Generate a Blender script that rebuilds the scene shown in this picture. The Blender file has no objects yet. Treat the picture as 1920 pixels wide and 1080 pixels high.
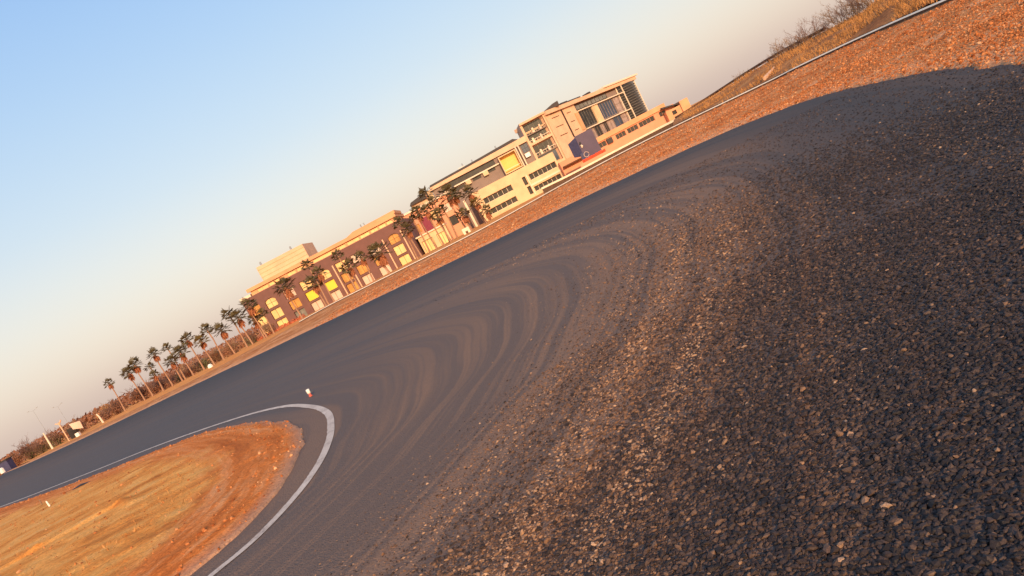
import bpy, bmesh, math, random
import numpy as np
from mathutils import Matrix, Vector, noise as mnoise
random.seed(7); rng = np.random.default_rng(7)
R = math.radians
sc = bpy.context.scene
col = sc.collection

# ---------------------------------------------------------------- camera, sky, sun, exposure
FPX = 1280.0; PITCH = math.atan(150/1280.0); ROLL = R(27.5); CAMH = 1.0
cam = bpy.data.cameras.new('camera'); cam.lens = 24; cam.sensor_width = 36; cam.clip_start = 0.05; cam.clip_end = 6000
camo = bpy.data.objects.new('camera', cam); col.objects.link(camo)
camo.matrix_world = Matrix.Translation((0, 0, CAMH)) @ Matrix.Rotation(R(90)-PITCH, 4, 'X') @ Matrix.Rotation(-ROLL, 4, 'Z')
sc.camera = camo
SUN_EL, SUN_AZ = R(19), R(8)          # azimuth measured from behind the camera towards its right
sdir = Vector((math.sin(SUN_AZ)*math.cos(SUN_EL), -math.cos(SUN_AZ)*math.cos(SUN_EL), math.sin(SUN_EL)))
sun = bpy.data.lights.new('sun', 'SUN'); sun.energy = 5.0; sun.angle = R(0.5); sun.color = (1.0, 0.66, 0.36)
suno = bpy.data.objects.new('sun', sun); col.objects.link(suno)
suno.rotation_euler = sdir.to_track_quat('Z', 'Y').to_euler()
w = bpy.data.worlds.new('World'); sc.world = w; w.use_nodes = True
nt = w.node_tree; nt.nodes.clear()
def wn(t): return nt.nodes.new(t)
sky = wn('ShaderNodeTexSky'); sky.sky_type = 'NISHITA'; sky.sun_disc = False
sky.sun_elevation = SUN_EL; sky.sun_rotation = math.atan2(sdir.x, sdir.y); sky.dust_density = 3.0; sky.air_density = 1.2
bg1 = wn('ShaderNodeBackground'); bg1.inputs[1].default_value = 0.06
nt.links.new(sky.outputs[0], bg1.inputs[0])
tc = wn('ShaderNodeTexCoord'); sep = wn('ShaderNodeSeparateXYZ'); nt.links.new(tc.outputs['Generated'], sep.inputs[0])
rampn = wn('ShaderNodeValToRGB'); nt.links.new(sep.outputs[2], rampn.inputs[0])
cr = rampn.color_ramp; cr.interpolation = 'B_SPLINE'
stops = [(0.0, (.71,.54,.47)), (0.05, (.76,.60,.53)), (0.12, (.78,.68,.58)), (0.22, (.56,.64,.70)), (0.36, (.40,.57,.78)), (0.52, (.24,.45,.82)), (1.0, (.12,.26,.60))]
while len(cr.elements) < len(stops): cr.elements.new(0.5)
for e, (p, c) in zip(cr.elements, stops): e.position = p; e.color = (*c, 1)
bg2 = wn('ShaderNodeBackground'); bg2.inputs[1].default_value = 0.86
nt.links.new(rampn.outputs[0], bg2.inputs[0])
addn = wn('ShaderNodeAddShader'); nt.links.new(bg1.outputs[0], addn.inputs[0]); nt.links.new(bg2.outputs[0], addn.inputs[1])
wo = wn('ShaderNodeOutputWorld'); nt.links.new(addn.outputs[0], wo.inputs[0])
sc.view_settings.view_transform = 'Standard'; sc.view_settings.look = 'None'; sc.view_settings.exposure = 0.0; sc.view_settings.gamma = 1
sc.render.engine = 'CYCLES'; sc.cycles.max_bounces = 5

# ---------------------------------------------------------------- survey helpers: sight line through a photo pixel
def ray(px, py):
    dx, dy = px-960, py-540
    u = dx*math.cos(ROLL)-dy*math.sin(ROLL); v = dx*math.sin(ROLL)+dy*math.cos(ROLL)
    return (u, FPX*math.cos(PITCH)-v*math.sin(PITCH), -FPX*math.sin(PITCH)-v*math.cos(PITCH))
def at(px, py, Y):
    r = ray(px, py); k = Y/r[1]; return (r[0]*k, Y, CAMH+r[2]*k)

# ---------------------------------------------------------------- materials
MATS = {}
def newmat(name):
    m = bpy.data.materials.new(name); m.use_nodes = True; MATS[name] = m
    return m, m.node_tree, m.node_tree.nodes['Principled BSDF']
def lk(t, a, b): t.links.new(a, b)
def nd(t, typ, **kw):
    n = t.nodes.new(typ)
    for k, v in kw.items(): setattr(n, k, v)
    return n
def ramp(t, src, stops, interp='LINEAR'):
    n = nd(t, 'ShaderNodeValToRGB'); e = n.color_ramp; e.interpolation = interp
    while len(e.elements) < len(stops): e.elements.new(0.5)
    for el, (p, c) in zip(e.elements, stops): el.position = p; el.color = (*c, 1) if len(c) == 3 else c
    lk(t, src, n.inputs[0]); return n
def noise(t, vec, scale, detail=4, rough=.55, dim='3D'):
    n = nd(t, 'ShaderNodeTexNoise'); n.inputs['Scale'].default_value = scale; n.inputs['Detail'].default_value = detail
    n.inputs['Roughness'].default_value = rough
    if vec is not None: lk(t, vec, n.inputs['Vector'])
    return n
def mixc(t, fac, a, b, mode='MIX'):
    n = nd(t, 'ShaderNodeMix', data_type='RGBA', blend_type=mode)
    for sock, v in ((n.inputs[0], fac), (n.inputs[6], a), (n.inputs[7], b)):
        if isinstance(v, (int, float)): sock.default_value = v
        elif isinstance(v, tuple): sock.default_value = (*v, 1)
        else: lk(t, v, sock)
    return n.outputs[2]
def mth(t, op, a, b=None, clamp=False):
    n = nd(t, 'ShaderNodeMath', operation=op); n.use_clamp = clamp
    for i, v in enumerate((a, b)):
        if v is None: continue
        if isinstance(v, (int, float)): n.inputs[i].default_value = v
        else: lk(t, v, n.inputs[i])
    return n.outputs[0]
def vscale(t, vec, s):
    n = nd(t, 'ShaderNodeMapping'); n.inputs['Scale'].default_value = s; lk(t, vec, n.inputs[0]); return n.outputs[0]
def bump(t, h, strength, dist, bsdf=None):
    n = nd(t, 'ShaderNodeBump'); n.inputs['Strength'].default_value = strength; n.inputs['Distance'].default_value = dist
    lk(t, h, n.inputs['Height'])
    if bsdf: lk(t, n.outputs[0], bsdf.inputs['Normal'])
    return n
def simple(name, c, rough=.8, var=.15, scale=2.0, metallic=0, spec=.3):
    m, t, b = newmat(name)
    g = nd(t, 'ShaderNodeNewGeometry')
    n = noise(t, g.outputs['Position'], scale, 5)
    lo = tuple(x*(1-var) for x in c); hi = tuple(min(1, x*(1+var)) for x in c)
    r = ramp(t, n.outputs[0], [(.3, lo), (.7, hi)])
    lk(t, r.outputs[0], b.inputs['Base Color']); b.inputs['Roughness'].default_value = rough
    b.inputs['Metallic'].default_value = metallic; b.inputs['Specular IOR Level'].default_value = spec
    return m
def track_dust(t, vec):
    """dust left in bands along the racing line: 0 clean, 1 dusty.  vec = (s along, t across)"""
    warp = noise(t, vscale(t, vec, (5, 2.5, 1)), 1, 1)
    sp = nd(t, 'ShaderNodeSeparateXYZ'); lk(t, vec, sp.inputs[0])
    tt = mth(t, 'ADD', sp.outputs[1], mth(t, 'MULTIPLY', mth(t, 'SUBTRACT', warp.outputs[0], .5), .085))
    cb = nd(t, 'ShaderNodeCombineXYZ'); lk(t, sp.outputs[0], cb.inputs[0]); lk(t, tt, cb.inputs[1])
    a = noise(t, vscale(t, cb.outputs[0], (.8, 19, 1)), 1, 1, .5)
    b = noise(t, vscale(t, cb.outputs[0], (1.3, 62, 1)), 1, 2, .6)
    b2 = noise(t, vscale(t, cb.outputs[0], (2, 190, 1)), 1, 1, .6)
    c = noise(t, vscale(t, vec, (3, 3, 1)), 1, 2)
    v = mth(t, 'ADD', mth(t, 'MULTIPLY', a.outputs[0], .38), mth(t, 'MULTIPLY', b.outputs[0], .50))
    v = mth(t, 'ADD', v, mth(t, 'MULTIPLY', mth(t, 'SUBTRACT', c.outputs[0], .5), .25))
    v = mth(t, 'ADD', v, mth(t, 'MULTIPLY', b2.outputs[0], .12))
    n = nd(t, 'ShaderNodeMapRange'); n.inputs[1].default_value = .455; n.inputs[2].default_value = .55; lk(t, v, n.inputs[0])
    # broad distribution: cleaner on the far straight, dusty round the bend, cleaner again on the outside
    env1 = ramp(t, sp.outputs[0], [(.0, (.5,)*3), (.20, (.22,)*3), (.30, (.45,)*3), (.40, (.85,)*3), (.5, (1,)*3), (1, (1,)*3)])
    shift = ramp(t, sp.outputs[0], [(.40, (.20,)*3), (.60, (0,)*3)])
    env2 = ramp(t, mth(t, 'SUBTRACT', sp.outputs[1], shift.outputs[0], True), [(.0, (.8,)*3), (.08, (1,)*3), (.42, (1,)*3), (.56, (.70,)*3), (.68, (.28,)*3), (.86, (.10,)*3), (1, (.3,)*3)])
    e = mth(t, 'MULTIPLY', env1.outputs[0], env2.outputs[0])
    return mth(t, 'MULTIPLY', mth(t, 'ADD', mth(t, 'MULTIPLY', n.outputs[0], .54), .46), e)

# asphalt
m, t, b = newmat('asphalt')
at_ = nd(t, 'ShaderNodeAttribute'); at_.attribute_name = 'track'
geo = nd(t, 'ShaderNodeNewGeometry'); P_ = geo.outputs['Position']
dust = track_dust(t, at_.outputs['Vector'])
fine = noise(t, P_, 140, 4, .7); mid = noise(t, P_, 22, 4, .65)
vor = nd(t, 'ShaderNodeTexVoronoi'); vor.inputs['Scale'].default_value = 95; lk(t, P_, vor.inputs['Vector'])
agg = ramp(t, vor.outputs['Color'], [(.0, (.032,.028,.028)), (.5, (.075,.066,.064)), (.85, (.13,.10,.088)), (1, (.25,.17,.13))])
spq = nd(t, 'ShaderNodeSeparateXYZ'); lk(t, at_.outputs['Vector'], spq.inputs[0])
shaded_base = ramp(t, spq.outputs[1], [(0, (.078,.070,.069)), (.3, (.070,.062,.060)), (.5, (.050,.042,.040)), (.75, (.028,.023,.023)), (1, (.024,.020,.020))])  # base colour darkens toward the outer side, painting in shade between the chippings
base = mixc(t, .28, shaded_base.outputs[0], agg.outputs[0])
dcol = ramp(t, fine.outputs[0], [(.3, (.21,.122,.078)), (.7, (.35,.205,.13))])
dm = mth(t, 'MULTIPLY', dust, mth(t, 'ADD', .45, mth(t, 'MULTIPLY', mid.outputs[0], .75)), True)
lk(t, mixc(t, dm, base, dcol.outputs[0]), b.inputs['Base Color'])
lk(t, mth(t, 'ADD', .64, mth(t, 'MULTIPLY', dm, .3)), b.inputs['Roughness']); b.inputs['Specular IOR Level'].default_value = .16
hh = mth(t, 'ADD', mth(t, 'MULTIPLY', vor.outputs['Distance'], -1.0), mth(t, 'MULTIPLY', mid.outputs[0], .6))
bump(t, hh, .8, .007, b)

# loose chippings on the asphalt (instanced)
m, t, b = newmat('chippings')
a1 = nd(t, 'ShaderNodeAttribute', attribute_type='INSTANCER'); a1.attribute_name = 'track'
a2 = nd(t, 'ShaderNodeAttribute', attribute_type='INSTANCER'); a2.attribute_name = 'tint'
geo = nd(t, 'ShaderNodeNewGeometry')
dust = track_dust(t, a1.outputs['Vector'])
stone = ramp(t, a2.outputs['Fac'], [(0, (.012,.012,.014)), (.35, (.030,.027,.029)), (.58, (.080,.058,.048)), (.74, (.16,.10,.066)), (.86, (.30,.19,.12)), (1, (.46,.33,.23))])
red = ramp(t, a2.outputs['Fac'], [(0, (.035,.021,.015)), (.40, (.13,.068,.040)), (.75, (.28,.135,.062)), (1, (.48,.27,.15))])
fn = noise(t, geo.outputs['Position'], 260, 3, .7)
c = mixc(t, mth(t, 'MULTIPLY', mth(t, 'ADD', dust, .05), .80), stone.outputs[0], red.outputs[0])
c = mixc(t, .6, c, mixc(t, 1.0, c, ramp(t, fn.outputs[0], [(.3, (.45,.45,.45)), (.7, (1.5,1.5,1.5))]).outputs[0], 'MULTIPLY'))
lk(t, c, b.inputs['Base Color']); b.inputs['Roughness'].default_value = .6; b.inputs['Specular IOR Level'].default_value = .18
bump(t, fn.outputs[0], .5, .002, b)

# red dirt
def dirt(name, stops, scale, bscale=30, bd=.02, speck=True, streak=None):
    m, t, b = newmat(name); g = nd(t, 'ShaderNodeNewGeometry'); p = g.outputs['Position']
    if streak:
        sa = nd(t, 'ShaderNodeAttribute'); sa.attribute_name = 'track'
        big = noise(t, vscale(t, sa.outputs['Vector'], streak), 1, 5, .62)
    else: big = noise(t, p, scale, 6, .6)
    big2 = noise(t, p, scale*.7, 4, .6)
    v = mth(t, 'ADD', mth(t, 'MULTIPLY', big.outputs[0], .6), mth(t, 'MULTIPLY', big2.outputs[0], .4))
    c = ramp(t, v, stops).outputs[0]
    f = noise(t, p, bscale, 6, .7)
    if name == 'verge_dirt':
        sa = nd(t, 'ShaderNodeAttribute'); sa.attribute_name = 'track'; sq = nd(t, 'ShaderNodeSeparateXYZ'); lk(t, sa.outputs['Vector'], sq.inputs[0])
        ed = mth(t, 'ADD', sq.outputs[1], mth(t, 'MULTIPLY', mth(t, 'SUBTRACT', big2.outputs[0], .5), .25))
        er = ramp(t, ed, [(.05, (.75,)*3), (.22, (0,)*3)]); c = mixc(t, er.outputs[0], c, (.76,.37,.18))
    c = mixc(t, .65, c, mixc(t, 1.0, c, ramp(t, f.outputs[0], [(.32, (.5,.45,.42)), (.50, (1,1,1)), (.70, (1.6,1.55,1.5))]).outputs[0], 'MULTIPLY'))
    lk(t, c, b.inputs['Base Color']); b.inputs['Roughness'].default_value = .95; b.inputs['Specular IOR Level'].default_value = .1
    bump(t, f.outputs[0], .9, bd, b)
    return m
dirt('verge_dirt', [(.30, (.27,.085,.025)), (.43, (.46,.155,.045)), (.55, (.62,.27,.10)), (.68, (.75,.42,.23))], 1.2, 14, .05)
dirt('far_dirt', [(.3, (.62,.20,.04)), (.5, (.78,.29,.07)), (.7, (.78,.40,.12))], .15, 4, .08)
dirt('berm_dirt', [(.3, (.20,.075,.03)), (.5, (.38,.155,.055)), (.62, (.52,.25,.09)), (.75, (.60,.25,.04))], .5, 8, .06)

# island: red rim, tan dry-grass middle
m, t, b = newmat('island_dirt')
sa = nd(t, 'ShaderNodeAttribute'); sa.attribute_name = 'track'
sp = nd(t, 'ShaderNodeSeparateXYZ'); lk(t, sa.outputs['Vector'], sp.inputs[0])
g = nd(t, 'ShaderNodeNewGeometry'); p = g.outputs['Position']
st1 = noise(t, vscale(t, sa.outputs['Vector'], (6, 26, 1)), 1, 6, .65); st2 = noise(t, p, 2.2, 5, .65); f = noise(t, p, 45, 6, .72)
edge = mth(t, 'ADD', sp.outputs[1], mth(t, 'MULTIPLY', mth(t, 'SUBTRACT', st2.outputs[0], .5), .22))
rim = ramp(t, st1.outputs[0], [(.30, (.40,.10,.02)), (.5, (.66,.20,.045)), (.70, (.78,.36,.15))])
mpi = nd(t, 'ShaderNodeMapping'); mpi.inputs['Rotation'].default_value = (0, 0, R(42)); mpi.inputs['Scale'].default_value = (.55, 2.6, 1); lk(t, p, mpi.inputs[0])
st3 = noise(t, mpi.outputs[0], 1.3, 6, .68)
tan = ramp(t, mth(t, 'ADD', mth(t, 'MULTIPLY', st3.outputs[0], .6), mth(t, 'MULTIPLY', st2.outputs[0], .4)), [(.36, (.42,.14,.03)), (.46, (.72,.27,.055)), (.55, (.80,.38,.10)), (.66, (.70,.40,.15))])
mr = nd(t, 'ShaderNodeMapRange'); mr.inputs[1].default_value = .17; mr.inputs[2].default_value = .27; lk(t, edge, mr.inputs[0])
c = mixc(t, mr.outputs[0], rim.outputs[0], tan.outputs[0])
mr2 = nd(t, 'ShaderNodeMapRange'); mr2.inputs[1].default_value = .035; mr2.inputs[2].default_value = .0; lk(t, sp.outputs[1], mr2.inputs[0])
c = mixc(t, mth(t, 'MULTIPLY', mr2.outputs[0], .7), c, (.42,.30,.22))
c = mixc(t, .7, c, mixc(t, 1.0, c, ramp(t, f.outputs[0], [(.3, (.45,.40,.38)), (.5, (1,1,1)), (.7, (1.4,1.35,1.3))]).outputs[0], 'MULTIPLY'))
lk(t, c, b.inputs['Base Color']); b.inputs['Roughness'].default_value = .95; b.inputs['Specular IOR Level'].default_value = .1
bump(t, f.outputs[0], .8, .02, b)

# rocks on the verge (instanced)
m, t, b = newmat('verge_rock')
a2 = nd(t, 'ShaderNodeAttribute', attribute_type='INSTANCER'); a2.attribute_name = 'tint'
g = nd(t, 'ShaderNodeNewGeometry'); fn = noise(t, g.outputs['Position'], 60, 3, .7)
c = ramp(t, a2.outputs['Fac'], [(0, (.24,.065,.018)), (.5, (.46,.145,.04)), (.88, (.60,.23,.08)), (1, (.72,.40,.20))])
lk(t, mixc(t, .5, c.outputs[0], mixc(t, 1, c.outputs[0], ramp(t, fn.outputs[0], [(.3, (.5,.5,.5)), (.7, (1.3,1.3,1.3))]).outputs[0], 'MULTIPLY')), b.inputs['Base Color'])
b.inputs['Roughness'].default_value = .9; b.inputs['Specular IOR Level'].default_value = .15

# worn paint
m, t, b = newmat('worn_white_paint')
g = nd(t, 'ShaderNodeNewGeometry'); n1 = noise(t, g.outputs['Position'], 55, 6, .75); n2 = noise(t, g.outputs['Position'], 5, 4, .6)
c = ramp(t, mth(t, 'ADD', mth(t, 'MULTIPLY', n1.outputs[0], .6), mth(t, 'MULTIPLY', n2.outputs[0], .4)), [(.34, (.20,.14,.11)), (.46, (.50,.40,.32)), (.62, (.67,.56,.46))])
lk(t, c.outputs[0], b.inputs['Base Color']); b.inputs['Roughness'].default_value = .75
bump(t, n1.outputs[0], .4, .004, b)

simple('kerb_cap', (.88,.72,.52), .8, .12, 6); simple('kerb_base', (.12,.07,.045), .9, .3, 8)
simple('brown_wall', (.165,.080,.068), .85, .10, .6); simple('brown_recess', (.05,.025,.02), .8, .1)
simple('orange_wall', (.62,.32,.165), .85, .13, .35); simple('peach_wall', (.66,.41,.26), .85, .12, .35); simple('cream_wall', (.68,.46,.27), .85, .12, .35)
simple('pale_trim', (.74,.60,.45), .8, .06, .5); simple('taupe_wall', (.235,.17,.145), .85, .1, .4); simple('salmon_wall', (.66,.29,.17), .85, .08, .4)
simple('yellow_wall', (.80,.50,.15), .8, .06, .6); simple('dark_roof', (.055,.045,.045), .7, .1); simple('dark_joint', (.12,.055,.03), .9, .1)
simple('red_cloth', (.70,.075,.03), .8, .2, 1.5); simple('hedge_red', (.42,.12,.06), .9, .35, 2.0); simple('purple_panel', (.085,.062,.105), .6, .12, .4); simple('magenta_panel', (.22,.035,.06), .7, .1)
simple('louvre', (.10,.09,.08), .5, .2, .6); simple('white_paint', (.80,.76,.68), .6, .05); simple('red_paint', (.62,.12,.08), .6, .08); simple('black_paint', (.03,.03,.035), .5, .1)
simple('trunk_bark', (.34,.19,.12), .9, .25, 6); simple('dead_frond', (.33,.12,.06), .9, .3, 5)
simple('palm_green', (.095,.074,.035), .7, .45, 3); simple('palm_olive', (.14,.095,.03), .7, .4, 3)
simple('twig_brown', (.19,.105,.08), .9, .3, 3); simple('twig_tan', (.27,.17,.10), .9, .3, 3); simple('leaf_rust', (.24,.105,.06), .9, .4, 2); simple('leaf_green', (.13,.12,.055), .9, .4, 2); simple('leaf_orange', (.52,.24,.08), .9, .3, 2)
simple('steel', (.34,.36,.38), .45, .1, 2, .3); simple('tank_blue', (.05,.05,.11), .6, .2)
simple('dry_grass', (.46,.215,.07), .95, .35, 3)
def glass(name, c, rough=.12, metallic=.0, spec=.6, var=.3, scale=.35):
    m = simple(name, c, rough, var, scale, metallic, spec); return m
glass('sunset_tint_glass', (.80,.52,.22), .3, 0, .5, .18, .5); glass('yellow_blind', (.82,.54,.05), .5, 0, .3, .06); glass('pink_glass', (.62,.43,.33), .3, 0, .5, .12)  # first glass: yellow base colour stands in for the reflected sunset sky
glass('mauve_glass', (.36,.26,.22), .25, 0, .5, .3, .8); glass('dark_glass', (.030,.026,.025), .25, 0, .35, .5, .5); glass('blue_glass', (.03,.045,.085), .12, 0, .8, .4, .3); glass('grey_glass', (.16,.15,.13), .2, 0, .6, .5, .5); glass('amber_glass', (.52,.24,.06), .3, 0, .4, .35, .8)

# ---------------------------------------------------------------- mesh building
class MB:
    def __init__(s): s.v = []; s.f = []
    def quad(s, a, b_, c, d): i = len(s.v); s.v += [a, b_, c, d]; s.f.append((i, i+1, i+2, i+3))
    def tri(s, a, b_, c): i = len(s.v); s.v += [a, b_, c]; s.f.append((i, i+1, i+2))
    def box(s, x0, x1, y0, y1, z0, z1):
        i = len(s.v); s.v += [(x, y, z) for z in (z0, z1) for x, y in ((x0, y0), (x1, y0), (x1, y1), (x0, y1))]
        s.f += [tuple(i+k for k in q) for q in ((3,2,1,0), (4,5,6,7), (0,1,5,4), (1,2,6,5), (2,3,7,6), (3,0,4,7))]
    def prism(s, poly, y0, y1):            # outline in x,z extruded along y (given anticlockwise seen from -y)
        n = len(poly); i = len(s.v)
        s.v += [(x, y0, z) for x, z in poly]+[(x, y1, z) for x, z in poly]
        s.f.append(tuple(i+k for k in range(n))); s.f.append(tuple(i+n+k for k in reversed(range(n))))
        for k in range(n): q = (k+1) % n; s.f.append((i+k, i+n+k, i+n+q, i+q))
    def tube(s, pts, rads, n=6, cap=True):
        i0 = len(s.v); pts = [Vector(p) for p in pts]
        for k, p in enumerate(pts):
            d = (pts[min(k+1, len(pts)-1)]-pts[max(k-1, 0)]).normalized()
            a = d.orthogonal().normalized() if k == 0 else (a-d*a.dot(d)).normalized()
            bb = d.cross(a)
            for j in range(n):
                th = 2*math.pi*j/n; s.v.append(tuple(p+(a*math.cos(th)+bb*math.sin(th))*rads[k]))
        for k in range(len(pts)-1):
            for j in range(n):
                q = (j+1) % n; s.f.append((i0+k*n+j, i0+k*n+q, i0+(k+1)*n+q, i0+(k+1)*n+j))
        if cap:
            s.f.append(tuple(i0+j for j in reversed(range(n)))); s.f.append(tuple(i0+(len(pts)-1)*n+j for j in range(n)))
    def mesh(s, name, mat, smooth=False):
        me = bpy.data.meshes.new(name); me.from_pydata(s.v, [], s.f); me.materials.append(MATS[mat]); me.update()
        if smooth:
            for p in me.polygons: p.use_smooth = True
        return me
    def build(s, name, mat, parent=None, smooth=False, loc=None):
        if not s.f: return None
        o = bpy.data.objects.new(name, s.mesh(name, mat, smooth)); col.objects.link(o)
        if parent: o.parent = parent
        if loc: o.location = loc
        return o
def tag(o, label=None, cat=None, group=None, kind=None):
    for k, v in (('label', label), ('category', cat), ('group', group), ('kind', kind)):
        if v: o[k] = v
    return o
def empty(name, loc, rz=0, label=None, cat=None, group=None):
    o = bpy.data.objects.new(name, None); col.objects.link(o); o.location = loc; o.rotation_euler = (0, 0, rz)
    o.empty_display_size = .5; return tag(o, label, cat, group)
def copy_tree(o, parent=None):
    c = o.copy(); col.objects.link(c); c.parent = parent
    for ch in [x for x in KIDS.get(o.name, [])]: copy_tree(ch, c)
    return c
KIDS = {}
def kids(o): KIDS[o.name] = [c for c in bpy.data.objects if c.parent == o]

def grid_mesh(name, P, mat, uv=None, kind='structure', smooth=True):
    """P: array (n, m, 3)"""
    n, m_ = P.shape[:2]
    idx = np.arange(n*m_).reshape(n, m_)
    q = np.stack([idx[:-1, :-1], idx[1:, :-1], idx[1:, 1:], idx[:-1, 1:]], -1).reshape(-1, 4)
    a = P[q[0][1]//m_, q[0][1] % m_]-P[0, 0]; bb = P[q[0][3]//m_, q[0][3] % m_]-P[0, 0]
    if np.cross(a, bb)[2] < 0: q = q[:, ::-1]
    me = bpy.data.meshes.new(name); me.vertices.add(n*m_); me.vertices.foreach_set('co', P.reshape(-1).astype(np.float32))
    me.loops.add(q.size); me.loops.foreach_set('vertex_index', q.reshape(-1).astype(np.int32))
    me.polygons.add(len(q)); me.polygons.foreach_set('loop_start', np.arange(0, q.size, 4, dtype=np.int32)); me.polygons.foreach_set('loop_total', np.full(len(q), 4, dtype=np.int32))
    me.update(calc_edges=True)
    me.polygons.foreach_set('use_smooth', np.full(len(q), smooth, dtype=bool))
    if uv is not None:
        at0 = me.attributes.new('track', 'FLOAT_VECTOR', 'POINT')
        at0.data.foreach_set('vector', np.concatenate([uv, np.zeros(uv.shape[:2]+(1,))], -1).reshape(-1).astype(np.float32))
    me.materials.append(MATS[mat]); me.validate()
    o = bpy.data.objects.new(name, me); col.objects.link(o)
    if kind: o['kind'] = kind
    return o

def spline(pts, n, key=None):
    """Catmull-Rom (centripetal by parameter = key) through pts, n samples"""
    pts = np.array(pts, float); k = np.arange(len(pts)) if key is None else np.array(key, float)
    s = np.linspace(k[0], k[-1], n); out = np.zeros((n, pts.shape[1]))
    tang = np.gradient(pts, k, axis=0)
    for i, x in enumerate(s):
        j = min(np.searchsorted(k, x, 'right')-1, len(k)-2); h = k[j+1]-k[j]; u = (x-k[j])/h
        out[i] = (2*u**3-3*u**2+1)*pts[j]+(u**3-2*u**2+u)*h*tang[j]+(-2*u**3+3*u**2)*pts[j+1]+(u**3-u**2)*h*tang[j+1]
    return out
def vnoise(P, sc_, octv=3, seed=0):
    """cheap fractal value noise on (...,2) arrays"""
    tot = np.zeros(P.shape[:-1]); amp = 1; s_ = 0
    for o_ in range(octv):
        q = P*sc_*2**o_+seed*17.3+o_*5.1; i = np.floor(q).astype(np.int64); f_ = q-i; f_ = f_*f_*(3-2*f_)
        def hsh(a, b_):
            x = (a*374761393+b_*668265263+seed*1274126177+o_*97) & 0xffffffff
            x = ((x ^ (x >> 13))*1274126177) & 0xffffffff; return ((x ^ (x >> 16)) & 0xffff)/65535.
        v = (hsh(i[..., 0], i[..., 1])*(1-f_[..., 0])+hsh(i[..., 0]+1, i[..., 1])*f_[..., 0])*(1-f_[..., 1])+(hsh(i[..., 0], i[..., 1]+1)*(1-f_[..., 0])+hsh(i[..., 0]+1, i[..., 1]+1)*f_[..., 0])*f_[..., 1]
        tot += amp*v; s_ += amp; amp *= .5
    return tot/s_

# ---------------------------------------------------------------- track, island, verge, ground
inner = [(-31,33.5),(-22,24.4),(-14.9,18.3),(-9.96,14.45),(-6.9,12.2),(-4.6,10.15),(-3.35,8.75),(-2.6,7.55),(-2.10,6.5),(-1.84,5.6),(-1.72,4.9),(-1.70,4.36),(-1.75,3.95),(-1.86,3.6),(-2.07,3.32),(-2.7,2.5),(-3.8,1.3),(-6,-1),(-14,-9)]
outer = [(-54,69),(-40,54.5),(-27.5,43.2),(-17,35.6),(-9.4,29.5),(-2.6,24.6),(2.8,21.2),(6.15,17.6),(6.95,14.8),(6.85,12.6),(6.35,10.4),(5.75,8.2),(5.2,6.9),(4.7,5.6),(4.2,4.5),(3.6,3),(2.9,1.2),(1.8,-3),(1.5,-15)]
NS, NT = 700, 90
Ic = spline(inner, NS); Oc = spline(outer, NS)
tt = np.linspace(0, 1, NT)**1.15
wob = np.zeros(NS)
Onrm = np.gradient(Oc, axis=0); Onrm = np.stack([-Onrm[:, 1], Onrm[:, 0]], -1); Onrm /= np.linalg.norm(Onrm, axis=1)[:, None]
Ocw = Oc+Onrm*wob[:, None]
XY = Ic[:, None]*(1-tt)[None, :, None]+Oc[:, None]*tt[None, :, None]
# asphalt runs 1.5 m under the verge and 1.2 m under the island so that their ragged edges lie on it
S_ = np.repeat(np.linspace(0, 1, NS)[:, None], NT, 1); T_ = np.repeat(tt[None], NS, 0)
dirI = (Ic-Oc); dirI /= np.linalg.norm(dirI, axis=1)[:, None]
XYx = np.concatenate([(Ic+dirI*.9)[:, None], XY, (Oc-dirI*.5)[:, None]], 1)
Sx = np.concatenate([S_[:, :1], S_, S_[:, -1:]], 1); Tx = np.concatenate([T_[:, :1]-.06, T_, T_[:, -1:]+.05], 1)
grid_mesh('track', np.concatenate([XYx, np.zeros(XYx.shape[:2]+(1,))], -1), 'asphalt', np.stack([Sx, Tx], -1))

def offset_curve(C, d):
    g_ = np.gradient(C, axis=0); nrm = np.stack([-g_[:, 1], g_[:, 0]], -1); nrm /= np.linalg.norm(nrm, axis=1)[:, None]
    return C+nrm*d
# which side is the island (sign)
sgn = 1 if np.dot((offset_curve(Ic, 1)-Ic)[NS//2], np.array([-3., 4.])-Ic[NS//2]) > 0 else -1
# white edge line: 85 mm wide, 4 mm proud
IcD = spline(inner, 900)
lw = .066+(vnoise(np.stack([np.linspace(0, 400, 900), np.zeros(900)], -1), 1, 2, 8)-.5)*.012
A_ = IcD; B_ = offset_curve(IcD, 1); B_ = IcD+(B_-IcD)*sgn*lw[:, None]
L_ = np.stack([A_, (A_+B_)/2, B_], 1)
grid_mesh('edge_line', np.concatenate([L_, np.full(L_.shape[:2]+(1,), .004)], -1), 'worn_white_paint')

# island: edge measured in the photo, low mound with wheel ruts
isl = [(-29,32.2),(-21,23.6),(-13.6,16.9),(-9.0,13.05),(-6.35,11.15),(-5.05,10.15),(-3.85,8.75),(-2.95,7.45),(-2.40,6.45),(-2.14,5.6),(-2.02,4.95),(-1.99,4.4),(-2.06,3.98),(-2.16,3.72),(-2.30,3.5),(-3.0,2.5),(-4.1,1.3),(-6.3,-1),(-14.2,-8.8)]
Ec = spline(isl, NS)
Ec = Ec+(offset_curve(Ec, 1)-Ec)*((vnoise(Ec, 3.5, 3, 5)-.5)*.09)[:, None]
kc_ = np.array([1,.65,.4,.25,.16,.10,.06,.03,.01,0,0,.01,.02,.03,.05,.09,.15,.3,.8])[:, None]
cen = np.array([-5.6, 5.5])+(np.array([-34., 20.])-np.array([-5.6, 5.5]))*kc_
Cc = spline(cen, NS)
NI = 110; ti = np.linspace(0, 1, NI)**1.3
I2 = Ec[:, None]*(1-ti)[None, :, None]+Cc[:, None]*ti[None, :, None]
dist = np.linalg.norm(I2-Ec[:, None], axis=-1)
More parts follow.
